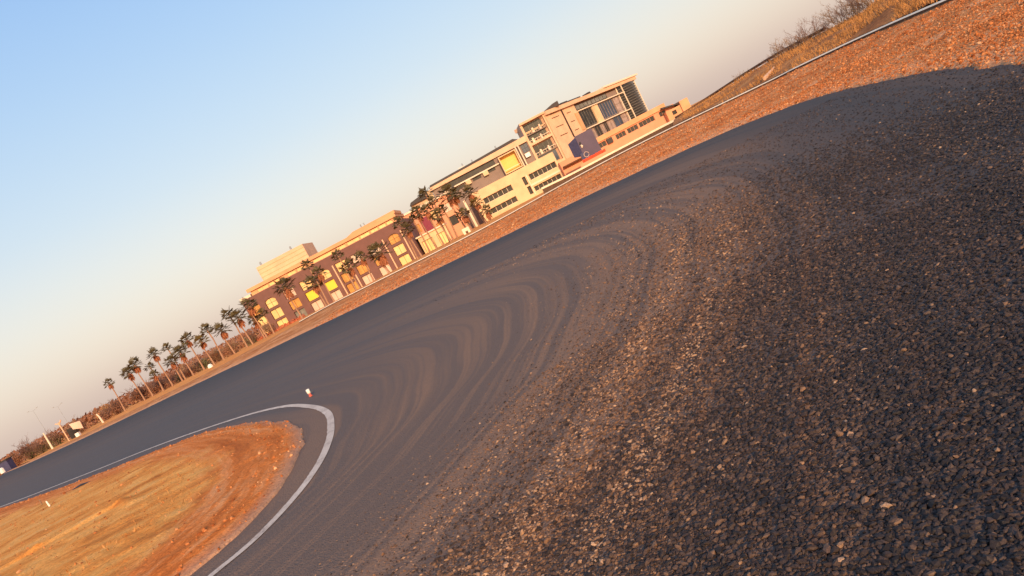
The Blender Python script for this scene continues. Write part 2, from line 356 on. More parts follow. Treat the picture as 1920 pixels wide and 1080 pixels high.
zi = .012+.05*(1-np.exp(-dist/.25))+.03*(1-np.exp(-dist/1.2))+(vnoise(I2, .8, 4, 2)-.5)*.045*np.clip(dist/.8, 0, 1)+(vnoise(I2, 9, 3, 6)-.5)*.022*np.clip(dist/.1, .3, 1)
# low ridge of pushed-up earth inside the island
rp = np.array([(-6.4,6.5),(-5.4,6.75),(-4.6,7.0),(-4.25,6.6)]) 
for k in range(len(rp)-1):
    a, b_ = rp[k], rp[k+1]; ab = b_-a; u = np.clip(((I2-a)@ab)/(ab@ab), 0, 1); dd = np.linalg.norm(I2-(a+u[..., None]*ab), axis=-1)
    zi = np.maximum(zi, zi+.028*np.exp(-(dd/.07)**2))
ui = np.stack([np.repeat(np.linspace(0, 1, NS)[:, None], NI, 1), dist/4.0], -1)
zi[:, 0] = -.01
grid_mesh('island_ground', np.concatenate([I2, zi[..., None]], -1), 'island_dirt', ui)

# kerb line (outer limit of the verge): plan position plus height
kpix = [(1767,0,14.5),(1622,64,19),(1495,124,23),(1431,156,25.2),(1240,248,29.6),(1100,320,32.5),(900,430,35.5),(700,530,38.5),(620,570,40.5),(560,603,42.5)]
kp = [at(*q) for q in kpix]
kerb = [(x, y, z) for x, y, z in kp][::-1]
kerb_full = [(-62,86,-.55),(-47,72,-.25),(-33,59,-.06),(-23,51,.02)]+kerb+[(9.6,9.5,.45),(8.4,6.0,.4),(7.2,2.5,.35),(6.0,-3,.3),(5.5,-15,.2)]
NK = 420
Kc = spline(kerb_full, NK)
# resample outer by nearest index matching (arc correspondences by hand)
ok = spline([(-56,73),(-46,61),(-33,48.5),(-24,41),(-16,35),(-11.5,31.2),(-7,28),(-1.5,24),(3.0,21.1),(5.6,18.6),(6.9,15.6),(6.9,13.0),(6.5,10.9),(5.9,8.7),(5.2,6.9),(4.5,5.2),(3.6,3),(2.5,-1),(1.6,-15)], NK)
def snap(Cv):   # snap to the exact asphalt edge
    d_ = np.linalg.norm(Cv[:, None]-Ocw[None], axis=-1); return Ocw[d_.argmin(1)]
OcD = spline(outer, 4000); 
d_ = np.linalg.norm(ok[:, None]-OcD[None, ::4], axis=-1); okk = OcD[::4][d_.argmin(1)]
gg = np.gradient(okk, axis=0); gl = np.linalg.norm(gg, axis=1); gl[gl < 1e-6] = 1
NV = 70; tv = np.linspace(0, 1, NV)
wob2 = (vnoise(okk, 2.2, 4, 11)-.5)*.22
dirV = Kc[:, :2]-okk; dl = np.linalg.norm(dirV, axis=1)[:, None]; okk = okk+dirV/dl*wob2[:, None]
V2 = okk[:, None]*(1-tv)[None, :, None]+Kc[:, None, :2]*tv[None, :, None]
prof = tv**1.25
zv = .0+(Kc[:, 2]-.11)[:, None]*prof[None]+.02*np.clip(tv*30, 0, 1)[None]
dv = V2-okk[:, None]; dvl = np.linalg.norm(dv, axis=-1)
zv = zv+(vnoise(V2, .8, 4, 21)-.5)*.10*np.clip(dvl/1.0, 0, 1)*np.clip((1-tv)*6, 0, 1)[None]+(vnoise(V2, 6, 3, 22)-.5)*.03*np.clip(dvl/.15, .2, 1)*np.clip((1-tv)*10, 0, 1)[None]
zv[:, 0] = -.015
VG = np.concatenate([V2, zv[..., None]], -1)
grid_mesh('gravel_verge', VG, 'verge_dirt', np.stack([np.repeat(np.linspace(0, 1, NK)[:, None], NV, 1), np.repeat(tv[None], NK, 0)], -1))

# ground beyond the kerb: falls gently away to the plain
def gz(x, y): return -np.clip(.0112*(y-44), 0, 2.75)
rr = np.array([0, .4, 1.2, 2.5, 4.5, 8, 14, 24, 40, 60, 90, 140, 220, 360, 520.])
gk = np.gradient(Kc[:, :2], axis=0); out = np.stack([-gk[:, 1], gk[:, 0]], -1); out /= np.linalg.norm(out, axis=1)[:, None]
if np.dot(out[NK//2], dirV[NK//2]) < 0: out = -out
# fan the outward directions so that they never cross
ang0 = np.unwrap(np.arctan2(out[:, 1], out[:, 0])); ang = np.linspace(R(128), R(-35), NK)
o2 = np.stack([np.cos(ang), np.sin(ang)], -1)
G2 = Kc[:, None, :2]+o2[:, None]*rr[None, :, None]
fade = np.exp(-rr/5)[None]
zg = (Kc[:, 2]-.12)[:, None]*fade+gz(G2[..., 0], G2[..., 1])*(1-fade)
zg = zg+(vnoise(G2, .12, 3, 31)-.5)*.25*np.clip(rr/20, 0, 1)[None]
grid_mesh('ground', np.concatenate([G2, zg[..., None]], -1), 'far_dirt')
mb = MB(); NR = 96; 
mb.v = [(0, 0, -3.0)]+[(4500*math.cos(2*math.pi*i/NR), 4500*math.sin(2*math.pi*i/NR), -3.0) for i in range(NR)]
mb.f = [(0, 1+i, 1+(i+1) % NR) for i in range(NR)]
o = mb.build('plain', 'far_dirt'); o['kind'] = 'structure'
def ground_z(x, y):
    return float(gz(x, y))

# kerb itself: pale cap over a dark base, from the palms round to the right
kc = spline(kerb, 300)
kk = np.array(spline(kerb+[(10.4,11.5,.47),(9.6,9.5,.45)], 340))
g_ = np.gradient(kk[:, :2], axis=0); nn = np.stack([-g_[:, 1], g_[:, 0]], -1); nn /= np.linalg.norm(nn, axis=1)[:, None]
if np.dot(nn[150], out[NK//2]) < 0: nn = -nn
def sweep(name, mat, prof_, parent, curve=kk, nrm=nn):
    Pm = np.zeros((len(curve), len(prof_), 3))
    for j, (o_, z_) in enumerate(prof_):
        Pm[:, j, :2] = curve[:, :2]+nrm*o_; Pm[:, j, 2] = curve[:, 2]+z_
    ob = grid_mesh(name, Pm, mat, kind=None, smooth=False); ob.parent = parent; return ob
kroot = empty('kerb_wall', (0, 0, 0), 0, 'low concrete kerb with a pale top running along the gravel verge', 'kerb')
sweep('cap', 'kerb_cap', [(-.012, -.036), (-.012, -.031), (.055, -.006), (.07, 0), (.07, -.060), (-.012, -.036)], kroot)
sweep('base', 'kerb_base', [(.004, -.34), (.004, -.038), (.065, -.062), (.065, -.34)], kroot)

# second low wall, further back, that meets the embankment
wp = [at(1015, 352, 50), at(1070, 325, 49), at(1150, 283, 47.5), at(1240, 236, 45.5), at(1290, 211, 44)]
wc = spline(wp, 60); gw = np.gradient(wc[:, :2], axis=0); nw = np.stack([-gw[:, 1], gw[:, 0]], -1); nw /= np.linalg.norm(nw, axis=1)[:, None]
wroot = empty('retaining_wall', (0, 0, 0), 0, 'long low wall with pale coping behind the kerb, below the tower', 'wall')
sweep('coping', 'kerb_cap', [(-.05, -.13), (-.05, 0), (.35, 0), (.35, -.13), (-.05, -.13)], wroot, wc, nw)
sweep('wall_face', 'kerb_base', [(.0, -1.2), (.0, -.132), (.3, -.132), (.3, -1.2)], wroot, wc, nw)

# embankment on the right
rid = [at(*q) for q in [(1268,224,45),(1290,211,44),(1345,176,42),(1400,141,38),(1467,101,34),(1550,58,30),(1617,24,27),(1660,-10,25),(1720,-50,22),(1800,-110,19)][:-2]]+[(16.5,19,1.2),(15.5,15,.75),(13.5,8,.42),(12.5,0,.2)]
ft = [at(*q) for q in [(1262,236,33.5),(1290,222,32.5),(1345,196,31),(1400,170,28.5),(1467,137,26),(1550,98,23.2),(1617,65,20.9),(1670,41,19.2),(1720,18,18),(1767,-4,16.5)]]+[(10.6,11.5,.38),(9.9,8,.3),(9.2,0,.2)]
rc = spline(rid, 200); fc = spline(ft, 200)
NB = 26; tb = np.linspace(0, 1, NB)
B3 = fc[:, None]*(1-tb)[None, :, None]+rc[:, None]*tb[None, :, None]
B3[:, :, 2] += np.sin(tb*math.pi)[None]*.10+(vnoise(B3[..., :2], .8, 4, 41)-.5)*.28*np.sin(tb*math.pi)[None]
B3[:, -1, 2] += (vnoise(B3[:, -1, :2], 1.0, 3, 44)-.5)*.10
back = rc.copy(); back[:, 0] += 6; back[:, 1] += 8; back[:, 2] = -.6
B3 = np.concatenate([B3, rc[:, None]+np.array([.4, .5, .02]), back[:, None]], 1)
grid_mesh('embankment', B3, 'berm_dirt')
# rail along the near ridge of the embankment
rr_ = rc[:92]
rroot = empty('crest_rail', (0, 0, 0), 0, 'dark narrow rail along the left crest of the right embankment', 'rail')
mb = MB(); mb.tube([tuple(p+np.array([0, 0, .13])) for p in rr_[::6]], [.07]*len(rr_[::6]), 6); mb.build('rail', 'dark_joint', rroot)
for p in rr_[3:-2:9]:
    mb = MB(); mb.box(p[0]-.05, p[0]+.05, p[1]-.05, p[1]+.05, p[2]-.2, p[2]+.09); mb.build('post', 'dark_joint', rroot)
# pale plank leaning on the embankment
a = at(1434, 147, 27.6); b_ = at(1464, 117, 30.5)
mb = MB(); mb.tube([a, b_], [.09, .09], 6); tag(mb.build('plank', 'peach_wall'), 'pale concrete plank lying up the right embankment', 'plank')

# ---------------------------------------------------------------- instanced loose stone (stuff)
def stone_mesh(name, seed, mat, flat=.6, lng=1.0):
    bm = bmesh.new(); bmesh.ops.create_icosphere(bm, subdivisions=1, radius=1); r_ = random.Random(seed)
    sx, sy = r_.uniform(.75, 1.25)*lng, r_.uniform(.55, .95)
    for v in bm.verts:
        k = r_.uniform(.72, 1.18); v.co = Vector((v.co.x*k*sx, v.co.y*k*sy, v.co.z*k*flat))
    for p in range(3):
        nrm = Vector((r_.uniform(-1, 1), r_.uniform(-1, 1), r_.uniform(-.2, 1))).normalized()
        for v in bm.verts:
            d0 = v.co.dot(nrm)-.58
            if d0 > 0: v.co -= nrm*d0*.9
    me = bpy.data.meshes.new(name); bm.to_mesh(me); bm.free(); me.materials.append(MATS[mat])
    o = bpy.data.objects.new(name, me); return o
def scatter(name, pts, rot, scl, tint, uv, mat, label, cat, nvar=7, flat=.6, lng=1.0):
    me = bpy.data.meshes.new(name); n = len(pts); me.vertices.add(n); me.vertices.foreach_set('co', np.asarray(pts, np.float32).reshape(-1))
    for nm, ty, dat, key in (('rot', 'FLOAT_VECTOR', rot, 'vector'), ('scl', 'FLOAT', scl, 'value'), ('tint', 'FLOAT', tint, 'value'), ('track', 'FLOAT_VECTOR', uv, 'vector')):
        a_ = me.attributes.new(nm, ty, 'POINT'); a_.data.foreach_set(key, np.asarray(dat, np.float32).reshape(-1))
    me.materials.append(MATS[mat])
    o = bpy.data.objects.new(name, me); col.objects.link(o); tag(o, label, cat, kind='stuff')
    src = bpy.data.collections.new(name+'_shapes')
    for k in range(nvar): src.objects.link(stone_mesh(name+'_shape', 100+k, mat, flat, lng))
    ng = bpy.data.node_groups.new(name, 'GeometryNodeTree')
    ng.interface.new_socket('Geometry', in_out='INPUT', socket_type='NodeSocketGeometry'); ng.interface.new_socket('Geometry', in_out='OUTPUT', socket_type='NodeSocketGeometry')
    gi = ng.nodes.new('NodeGroupInput'); go = ng.nodes.new('NodeGroupOutput'); mp = ng.nodes.new('GeometryNodeMeshToPoints'); ip = ng.nodes.new('GeometryNodeInstanceOnPoints'); ci = ng.nodes.new('GeometryNodeCollectionInfo')
    ci.inputs[0].default_value = src; ci.inputs['Separate Children'].default_value = True; ci.inputs['Reset Children'].default_value = True
    ip.inputs['Pick Instance'].default_value = True
    def na(nm, ty): q = ng.nodes.new('GeometryNodeInputNamedAttribute'); q.data_type = ty; q.inputs[0].default_value = nm; return q.outputs[0]
    ng.links.new(gi.outputs[0], mp.inputs[0]); ng.links.new(mp.outputs[0], ip.inputs['Points']); ng.links.new(ci.outputs[0], ip.inputs['Instance'])
    ng.links.new(na('rot', 'FLOAT_VECTOR'), ip.inputs['Rotation']); ng.links.new(na('scl', 'FLOAT'), ip.inputs['Scale'])
    ng.links.new(ip.outputs[0], go.inputs[0])
    md = o.modifiers.new('scatter', 'NODES'); md.node_group = ng
    return o
def sample_surface(P3, uvg, n, dens):
    """random points on a grid surface, weight by cell area * dens(x,y,t)"""
    a = P3[1:, :-1]-P3[:-1, :-1]; b_ = P3[:-1, 1:]-P3[:-1, :-1]
    area = np.abs(a[..., 0]*b_[..., 1]-a[..., 1]*b_[..., 0]); cx = P3[:-1, :-1]+(a+b_)/2
    wt = area*dens(cx[..., 0], cx[..., 1], uvg[:-1, :-1, 1]); wt = wt.reshape(-1); tot = wt.sum(); n = int(tot) if n is None else n
    pick = rng.choice(len(wt), n, p=wt/tot); i, j = np.divmod(pick, area.shape[1]); u, v = rng.random(n)[:, None], rng.random(n)[:, None]
    def bl(A): return A[i, j]*(1-u)*(1-v)+A[i+1, j]*u*(1-v)+A[i, j+1]*(1-u)*v+A[i+1, j+1]*u*v
    return bl(P3), bl(uvg)
P3 = np.concatenate([XY, np.zeros(XY.shape[:2]+(1,))], -1); UV = np.stack([S_, T_], -1)
def sstep(a, b_, x): x = np.clip((x-a)/(b_-a), 0, 1); return x*x*(3-2*x)
def dens(x, y, t_):
    d = np.hypot(x, y)
    vis = (y > .1)*(x > -2.6)*(y > 1.09-.88*(x-.57)-.7)*(y > 1.09+1.12*(x-.57)-.9)
    ramp_ = .0015+.9985*sstep(.15, .54, t_)*(1+.7*sstep(.55, .3, t_))
    patch = .85+.35*sstep(.35, .62, vnoise(np.stack([x, y], -1), 1.3, 3, 51))
    return vis*ramp_*patch*np.where(d < 2.4, 17000, np.where(d < 4, 9500, 3800*sstep(8.5, 4.6, d)+220*(d < 13)))
pts, uvp = sample_surface(P3, UV, None, dens)
n = len(pts); d = np.hypot(pts[:, 0], pts[:, 1])
scl = np.exp(rng.normal(0, .46, n))*.0050*(1+.07*np.clip(d-2, 0, 11)); scl = scl*(.36+.64*sstep(.16, .60, uvp[:, 1])); scl = np.clip(scl, .0018, .013)
pts[:, 2] = scl*rng.uniform(.05, .38, n)
rot = np.stack([rng.normal(0, .3, n), rng.normal(0, .3, n), rng.normal(0, .75, n)], -1)
pn = vnoise(np.stack([uvp[:, 0]*6, uvp[:, 1]*30], -1), 1.0, 3, 77); tn = rng.random(n)**1.15*(.80+.28*sstep(.3, .7, pn))*(1-.45*sstep(.42, .66, uvp[:, 1]))+rng.uniform(.08, .42, n)*(rng.random(n) > .88); tn = np.clip(tn, 0, .90+.09*rng.random(n)**3)  # outward darkening stands in for shaded gaps, random pale stones for sun glints
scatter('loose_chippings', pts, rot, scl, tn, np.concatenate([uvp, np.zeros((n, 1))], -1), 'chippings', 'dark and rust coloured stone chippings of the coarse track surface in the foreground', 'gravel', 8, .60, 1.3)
# rocks of the verge
uvv = np.stack([np.repeat(np.linspace(0, 1, NK)[:, None], NV, 1), np.repeat(tv[None], NK, 0)], -1)
def dv_(x, y, t_):
    d = np.hypot(x, y); vis = (y > 2)*(x > -8)*(y < 40)
    return vis*np.where(d < 12, 1300, np.where(d < 18, 620, 190*sstep(40, 20, d)))*(.5+1.0*vnoise(np.stack([x, y], -1), .9, 3, 61))
pv, uv2 = sample_surface(VG, uvv, None, dv_)
n = len(pv); d = np.hypot(pv[:, 0], pv[:, 1])
scl = np.clip(np.exp(rng.normal(0, .5, n))*.0078*(1+.045*np.clip(d-8, 0, 30)), .004, .055); pv[:, 2] += scl*.1
rot = np.stack([rng.normal(0, .5, n), rng.normal(0, .5, n), rng.uniform(0, 6.28, n)], -1)
scatter('verge_gravel', pv, rot, scl, rng.random(n), np.concatenate([uv2, np.zeros((n, 1))], -1), 'verge_rock', 'orange gravel and stones strewn over the verge between asphalt and kerb', 'gravel', 7, .75)
# small stones on the island
P3i = np.concatenate([I2, zi[..., None]], -1)
def di_(x, y, t_): return (x > -16)*(y > 2)*(y < 18)*26*(1+6*(t_ < .09))
pi_, uv3 = sample_surface(P3i, ui, None, di_)
n = len(pi_); scl = np.clip(np.exp(rng.normal(0, .5, n))*.008, .004, .03)
rot = rng.uniform(-.5, 6, (n, 3))
scatter('island_pebbles', pi_, rot, scl, rng.random(n), np.concatenate([uv3, np.zeros((n, 1))], -1), 'verge_rock', 'small rust coloured pebbles scattered over the dirt island', 'gravel', 5, .7)

# ---------------------------------------------------------------- facades
def facade(root, wall_mat, x0, x1, z0, z1, y, depth, holes, wall_name='wall', reveal=.5, mat_frame=None):
    """wall block in root's frame, front at y, with real openings; holes: dict(x0,x1,z0,z1,mat,arch,frame,mull,name)"""
    xs = sorted({x0, x1, *[h['x0'] for h in holes], *[h['x1'] for h in holes]}); zs = sorted({z0, z1, *[h['z0'] for h in holes], *[h['z1'] for h in holes]})
    mb = MB()
    for i in range(len(xs)-1):
        for j in range(len(zs)-1):
            cx, cz = (xs[i]+xs[i+1])/2, (zs[j]+zs[j+1])/2
            if any(h['x0'] < cx < h['x1'] and h['z0'] < cz < h['z1'] for h in holes): continue
            mb.quad((xs[i], y, zs[j]), (xs[i+1], y, zs[j]), (xs[i+1], y, zs[j+1]), (xs[i], y, zs[j+1]))
    for h in holes:
        a, b_, c, d = h['x0'], h['x1'], h['z0'], h['z1']; yr = y+h.get('rev', reveal)
        mb.quad((a, y, c), (a, y, d), (a, yr, d), (a, yr, c)); mb.quad((b_, y, c), (b_, yr, c), (b_, yr, d), (b_, y, d))
        mb.quad((a, y, c), (a, yr, c), (b_, yr, c), (b_, y, c)); mb.quad((a, y, d), (b_, y, d), (b_, yr, d), (a, yr, d))
        mb.quad((a, yr+.02, c), (b_, yr+.02, c), (b_, yr+.02, d), (a, yr+.02, d))
        if h.get('arch'):
            r_ = (b_-a)/2; n = 8; zc = d-h['arch']; 
            arc = [((a+b_)/2-r_*math.cos(math.pi*k/n), zc+h['arch']*math.sin(math.pi*k/n)) for k in range(n+1)]
            for k in range(n): mb.quad((arc[k][0], y+.03, arc[k][1]), (arc[k+1][0], y+.03, arc[k+1][1]), (arc[k+1][0], y+.03, d+.01), (arc[k][0], y+.03, d+.01))
    mb.quad((x0, y, z0), (x0, y, z1), (x0, y+depth, z1), (x0, y+depth, z0)); mb.quad((x1, y, z0), (x1, y+depth, z0), (x1, y+depth, z1), (x1, y, z1))
    mb.quad((x0, y, z1), (x1, y, z1), (x1, y+depth, z1), (x0, y+depth, z1)); mb.quad((x0, y+depth, z0), (x0, y+depth, z1), (x1, y+depth, z1), (x1, y+depth, z0))
    mb.build(wall_name, wall_mat, root)
    for h in holes: window(root, h, y+h.get('rev', reveal)-.12)
def window(root, h, y):
    a, b_, c, d = h['x0'], h['x1'], h['z0'], h['z1']; f = h.get('fw', .09)
    if h.get('mat') is None: return
    mb = MB(); mb.box(a, a+f, y, y+.09, c, d); mb.box(b_-f, b_, y, y+.09, c, d); mb.box(a+f, b_-f, y, y+.09, c, c+f); mb.box(a+f, b_-f, y, y+.09, d-f, d)
    for k in range(1, h.get('mv', 1)): x = a+(b_-a)*k/h['mv']; mb.box(x-f*.4, x+f*.4, y+.002, y+.088, c+f, d-f)
    for k in range(1, h.get('mh', 1)): z = c+(d-c)*k/h['mh']; mb.box(a+f, b_-f, y+.004, y+.084, z-f*.4, z+f*.4)
    fr = mb.build('window', h.get('fm', 'brown_recess'), root)
    mb = MB(); mb.box(a+f*.5, b_-f*.5, y+.05, y+.075, c+f*.5, d-f*.5); mb.build('pane', h['mat'], fr)
def H(xc, zc, w_, h_, mat, **k): return dict(x0=xc-w_/2, x1=xc+w_/2, z0=zc-h_/2, z1=zc+h_/2, mat=mat, **k)
def boxpart(root, name, mat, *b6):
    mb = MB(); mb.box(*b6); return mb.build(name, mat, root)

# ---- brown building on the left (front at y=170)
A = empty('arcade_building', (-38, 170, -2.2), 0, 'long three-storey brown building with a cream clerestory and roof box, behind the palm row', 'building')
ox, oz = 38, 2.2
def HA(x, z, w_, h_, mat, **k): return H(x+ox, z+oz, w_, h_, mat, **k)
hs = []
colsA = [(-58.6, ['amber_glass','sunset_tint_glass','sunset_tint_glass'], 0), (-54.35, ['sunset_tint_glass','sunset_tint_glass','sunset_tint_glass'], 1), (-49.3, ['pink_glass','amber_glass','grey_glass'], 0), (-44.7, ['sunset_tint_glass','yellow_blind','pink_glass'], 0), (-39.45, ['sunset_tint_glass','yellow_blind','pink_glass'], 1),
         (-34.8, ['sunset_tint_glass','amber_glass','amber_glass'], 0), (-30.5, ['pink_glass','amber_glass','pink_glass'], 0), (-25.7, ['pink_glass','amber_glass','pink_glass'], 0), (-20.2, ['amber_glass','sunset_tint_glass','sunset_tint_glass'], 1)]
for x, ms, ar in colsA:
    for k, zc in enumerate((5.45, 2.45, -.45)):
        mt = ms[k]
        hs.append(HA(x, zc, 2.8, 2.4, mt, arch=.8 if (ar and k == 0) else 0, mv=1 if mt == 'yellow_blind' else 2, mh=1 if k else 2))
facade(A, 'brown_wall', -60.6+ox, -16.2+ox, 0, 9.05+oz, 0, 26, hs)
# recessed clerestory band with openings, cornice over it
cl = [(-55.9,-53.1),(-52.7,-50.0),(-47.6,-45.4),(-45.0,-42.9),(-40.6,-35.1),(-34.6,-31.6),(-31.0,-27.8),(-27.4,-24.9),(-24.5,-22.6),(-22.2,-20.4),(-20.1,-18.5)]
facade(A, 'orange_wall', -57.6+ox, -17.6+ox, 9.05+oz, 10.15+oz, .35, 20, [dict(x0=a+ox, x1=b_+ox, z0=9.15+oz, z1=9.95+oz, mat='sunset_tint_glass', rev=.25, mv=2, fm='peach_wall') for a, b_ in cl], 'clerestory')
boxpart(A, 'cornice', 'orange_wall', -58.2+ox, -17.2+ox, -.25, 21, 10.15+oz, 11.0+oz)
mb = MB(); mb.prism([(-30.5+ox, 11.0+oz), (-17.0+ox, 11.0+oz), (-17.0+ox, 11.75+oz), (-28.4+ox, 11.6+oz)], .2, 16); mb.build('parapet', 'orange_wall', A)
boxpart(A, 'corner_block', 'pale_trim', -60.9+ox, -58.0+ox, .4, 14, 9.05+oz, 9.7+oz)
ph = boxpart(A, 'penthouse', 'peach_wall', -54.3+ox, -41.4+ox, 3, 14, 11.0+oz, 14.9+oz)
for z in (12.0, 13.0, 14.0):
    mb = MB(); mb.box(-54.35+ox, -41.35+ox, 2.93, 3.0, z+oz, z+.08+oz); mb.build('rib', 'orange_wall', ph)
for x in (-53.4, -44.9): mb = MB(); mb.tube([(x+ox, 5, 14.9+oz), (x+ox, 5, 15.9+oz)], [.35, .25], 6); mb.build('roof_vent', 'steel', A)
for x in (-26.5, -25.6): mb = MB(); mb.tube([(x+ox, 4, 11.5+oz), (x+ox, 4, 12.6+oz)], [.2, .16], 6); mb.build('roof_vent', 'steel', A)
for x in (-36.75, -32.75, -22.9, -17.9):      # pale vertical pipes on the facade
    boxpart(A, 'pilaster', 'peach_wall', x-.14+ox, x+.14+ox, -.22, -.002, 0, 6.6+oz)
# red flower hedge at its foot
mb = MB()
for k in range(900):
    x, y, z = random.uniform(-60, -46), random.uniform(160, 161.2), random.uniform(-1.9, -.55); s_ = random.uniform(.1, .24)
    dx_ = Vector((random.gauss(0, 1), random.gauss(0, 1), random.gauss(0, 1))).normalized()*s_; dy_ = dx_.orthogonal().normalized()*s_; p = Vector((x, y, z))
    mb.quad(tuple(p-dx_), tuple(p-dy_), tuple(p+dx_), tuple(p+dy_))
mb.box(-60, -46, 160.3, 161, -2, -.9)
tag(mb.build('flower_hedge', 'hedge_red'), 'low red flowering hedge at the foot of the brown building, left end', 'hedge')

# ---- pinkish link building and yellow pavilion between the two blocks
Lk = empty('link_building', (-12, 205, -2.3), 0, 'small pink-grey building with a magenta panel between the brown and the cream buildings', 'building')
facade(Lk, 'salmon_wall', -7, 9, 0, 13.2, 0, 14, [H(-4.9, 8.0, 2.2, 2.6, 'amber_glass', mv=2), H(-4.9, 3.6, 2.2, 2.6, 'sunset_tint_glass', mv=2), H(1.9, 9.6, 2.4, 2.6, 'sunset_tint_glass', mv=2), H(1.9, 5.4, 2.4, 2.8, 'amber_glass', mv=2), H(6.0, 9.6, 2.4, 2.6, 'pink_glass', mv=2), H(6.0, 5.4, 2.4, 2.8, 'dark_glass', mv=2)])
boxpart(Lk, 'magenta_panel', 'magenta_panel', -3.2, -.2, -.4, -.01, 4.5, 10.2)
boxpart(Lk, 'roof_slab', 'pale_trim', -7.4, 9.2, -.5, 14.2, 13.2, 13.7)
Yp = empty('pavilion', (-12.4, 176, -2.1), 0, 'low bright yellow pavilion seen between palm trunks beside the brown building', 'pavilion')
facade(Yp, 'cream_wall', -3.2, 4.6, 0, 5.0, 0, 7, [H(-1.2, 2.1, 3.0, 3.2, 'sunset_tint_glass', mv=2), H(2.8, 2.1, 2.6, 3.2, 'sunset_tint_glass', mv=2)])
boxpart(Yp, 'roof', 'pale_trim', -3.6, 5.0, -.5, 7.3, 5.0, 5.35)

# ---- cream building in the middle (y=240), wing in front at 228
B = empty('cream_building', (10, 240, -2.3), 0, 'wide cream building with dark ribbon window, yellow bay and lower front wing', 'building')
bx, bz = -10, 2.3
facade(B, 'taupe_wall', -9+bx, 28+bx, 0, 15.9+bz, 0, 22, [dict(x0=-4.8+bx, x1=14.8+bx, z0=13.9+bz, z1=15.75+bz, mat='dark_glass', mv=9, fm='dark_roof', rev=.4),
    dict(x0=25.2+bx, x1=27.7+bx, z0=12.6+bz, z1=15.6+bz, mat='blue_glass', mv=2, mh=2, rev=.3), dict(x0=-3.6+bx, x1=2.0+bx, z0=11.9+bz, z1=12.9+bz, mat='dark_glass', mv=3, rev=.3), dict(x0=5.2+bx, x1=8.4+bx, z0=12.1+bz, z1=13.1+bz, mat='dark_glass', mv=2, rev=.3), dict(x0=11+bx, x1=14+bx, z0=12.2+bz, z1=13.4+bz, mat='dark_glass', mv=2, rev=.3)])
mb = MB(); mb.prism([(-9.2+bx, 15.9+bz), (28+bx, 15.9+bz), (28+bx, 17.9+bz), (-9.2+bx, 17.0+bz)], -.9, 22.4); mb.build('fascia', 'peach_wall', B)
mb = MB(); mb.prism([(-9.6+bx, 17.0+bz), (26+bx, 17.86+bz), (24+bx, 19.0+bz), (8+bx, 18.35+bz), (-2.2+bx, 18.1+bz), (-8.9+bx, 17.9+bz)], 1.2, 20); mb.build('roof', 'dark_roof', B)
boxpart(B, 'ledge', 'pale_trim', -5.4+bx, 15.9+bx, -1.1, -.003, 13.35+bz, 13.75+bz)
for x in (2.6, 9.3): boxpart(B, 'balcony_box', 'cream_wall', x+bx, x+1.9+bx, -1.4, -.01, 11.9+bz, 13.3+bz)
# yellow bay: open box with side walls and floor
bay = MB(); x0, x1, z0, z1 = 16.2+bx, 22.7+bx, 8.9+bz, 15.3+bz
bay.box(x0, x0+.3, -3.2, -.02, z0, z1); bay.box(x1-.3, x1, -3.2, -.02, z0, z1); bay.box(x0+.3, x1-.3, -3.2, -.02, z0, z0+.3); bay.box(x0+.3, x1-.3, -3.2, -.02, z1-.3, z1)
by = bay.build('bay', 'cream_wall', B); boxpart(by, 'back_panel', 'yellow_wall', x0+.3, x1-.3, -.6, -.3, z0+.3, z1-.3); boxpart(by, 'sill', 'pale_trim', x0+.3, x1-.6, -2.6, -2.2, z0+1.2, z0+1.4)
for x in (23.25, 24.3):
    mb = MB(); mb.tube([(x+bx, -1.6, 8.4+bz), (x+bx, -1.6, 16.0+bz)], [.22, .22], 8); mb.build('downpipe', 'pale_trim', B)
boxpart(B, 'aircon_unit', 'white_paint', 25.2+bx, 27.0+bx, -1.3, -.02, 10.9+bz, 12.3+bz)
boxpart(B, 'corner_pier', 'cream_wall', -10.8+bx, -9.25+bx, -1.0, 3, 0, 16.4+bz)
facade(B, 'peach_wall', -18+bx, -11+bx, 0, 14.6+bz, 1.4, 14, [dict(x0=-17.4+bx, x1=-14.6+bx, z0=12.0+bz, z1=13.8+bz, mat='pink_glass'), dict(x0=-14+bx, x1=-11.6+bx, z0=8+bz, z1=11+bz, mat='sunset_tint_glass'), dict(x0=-17+bx, x1=-15+bx, z0=3+bz, z1=6+bz, mat='dark_glass'), dict(x0=-14+bx, x1=-12+bx, z0=3+bz, z1=6+bz, mat='amber_glass')], 'end_wall')
mb = MB(); mb.prism([(-18.4+bx, 14.6+bz), (-10.9+bx, 14.6+bz), (-10.9+bx, 16.8+bz), (-17.6+bx, 15.6+bz)], .2, 14); mb.build('end_roof', 'dark_roof', B)
yw = -12
wing_h = []
for (a, b_, c, d, n) in [(5.2,16.3,3.15,5.35,6),(4.0,16.0,-1.0,1.05,6),(23.2,33.6,3.3,5.5,6),(23.0,33.4,-.95,.9,6),(20.6,21.9,2.6,5.6,1),(20.8,22.1,-1.0,1.9,1)]:
    wing_h.append(dict(x0=a*228/240+bx+.02, x1=b_*228/240+bx, z0=(c-1)*.95+1+bz, z1=(d-1)*.95+1+bz, mat='dark_glass' if n > 1 else 'dark_glass', mv=n, rev=1.1, fm='pale_trim' if n > 1 else 'dark_roof', fw=.13))
facade(B, 'cream_wall', 1.9+bx, 32.6+bx, 0, 8.3+bz, yw, 11.9, wing_h, 'front_wing', 1.1)
boxpart(B, 'pale_frame', 'pale_trim', 21.15+bx, 21.5+bx, yw-.2, yw-.004, 0.6, 5.6+bz)
boxpart(B, 'window_ledge', 'pale_trim', 21.5+bx, 33.0+bx, yw-.25, yw-.006, 1.35+bz, 2.0+bz)
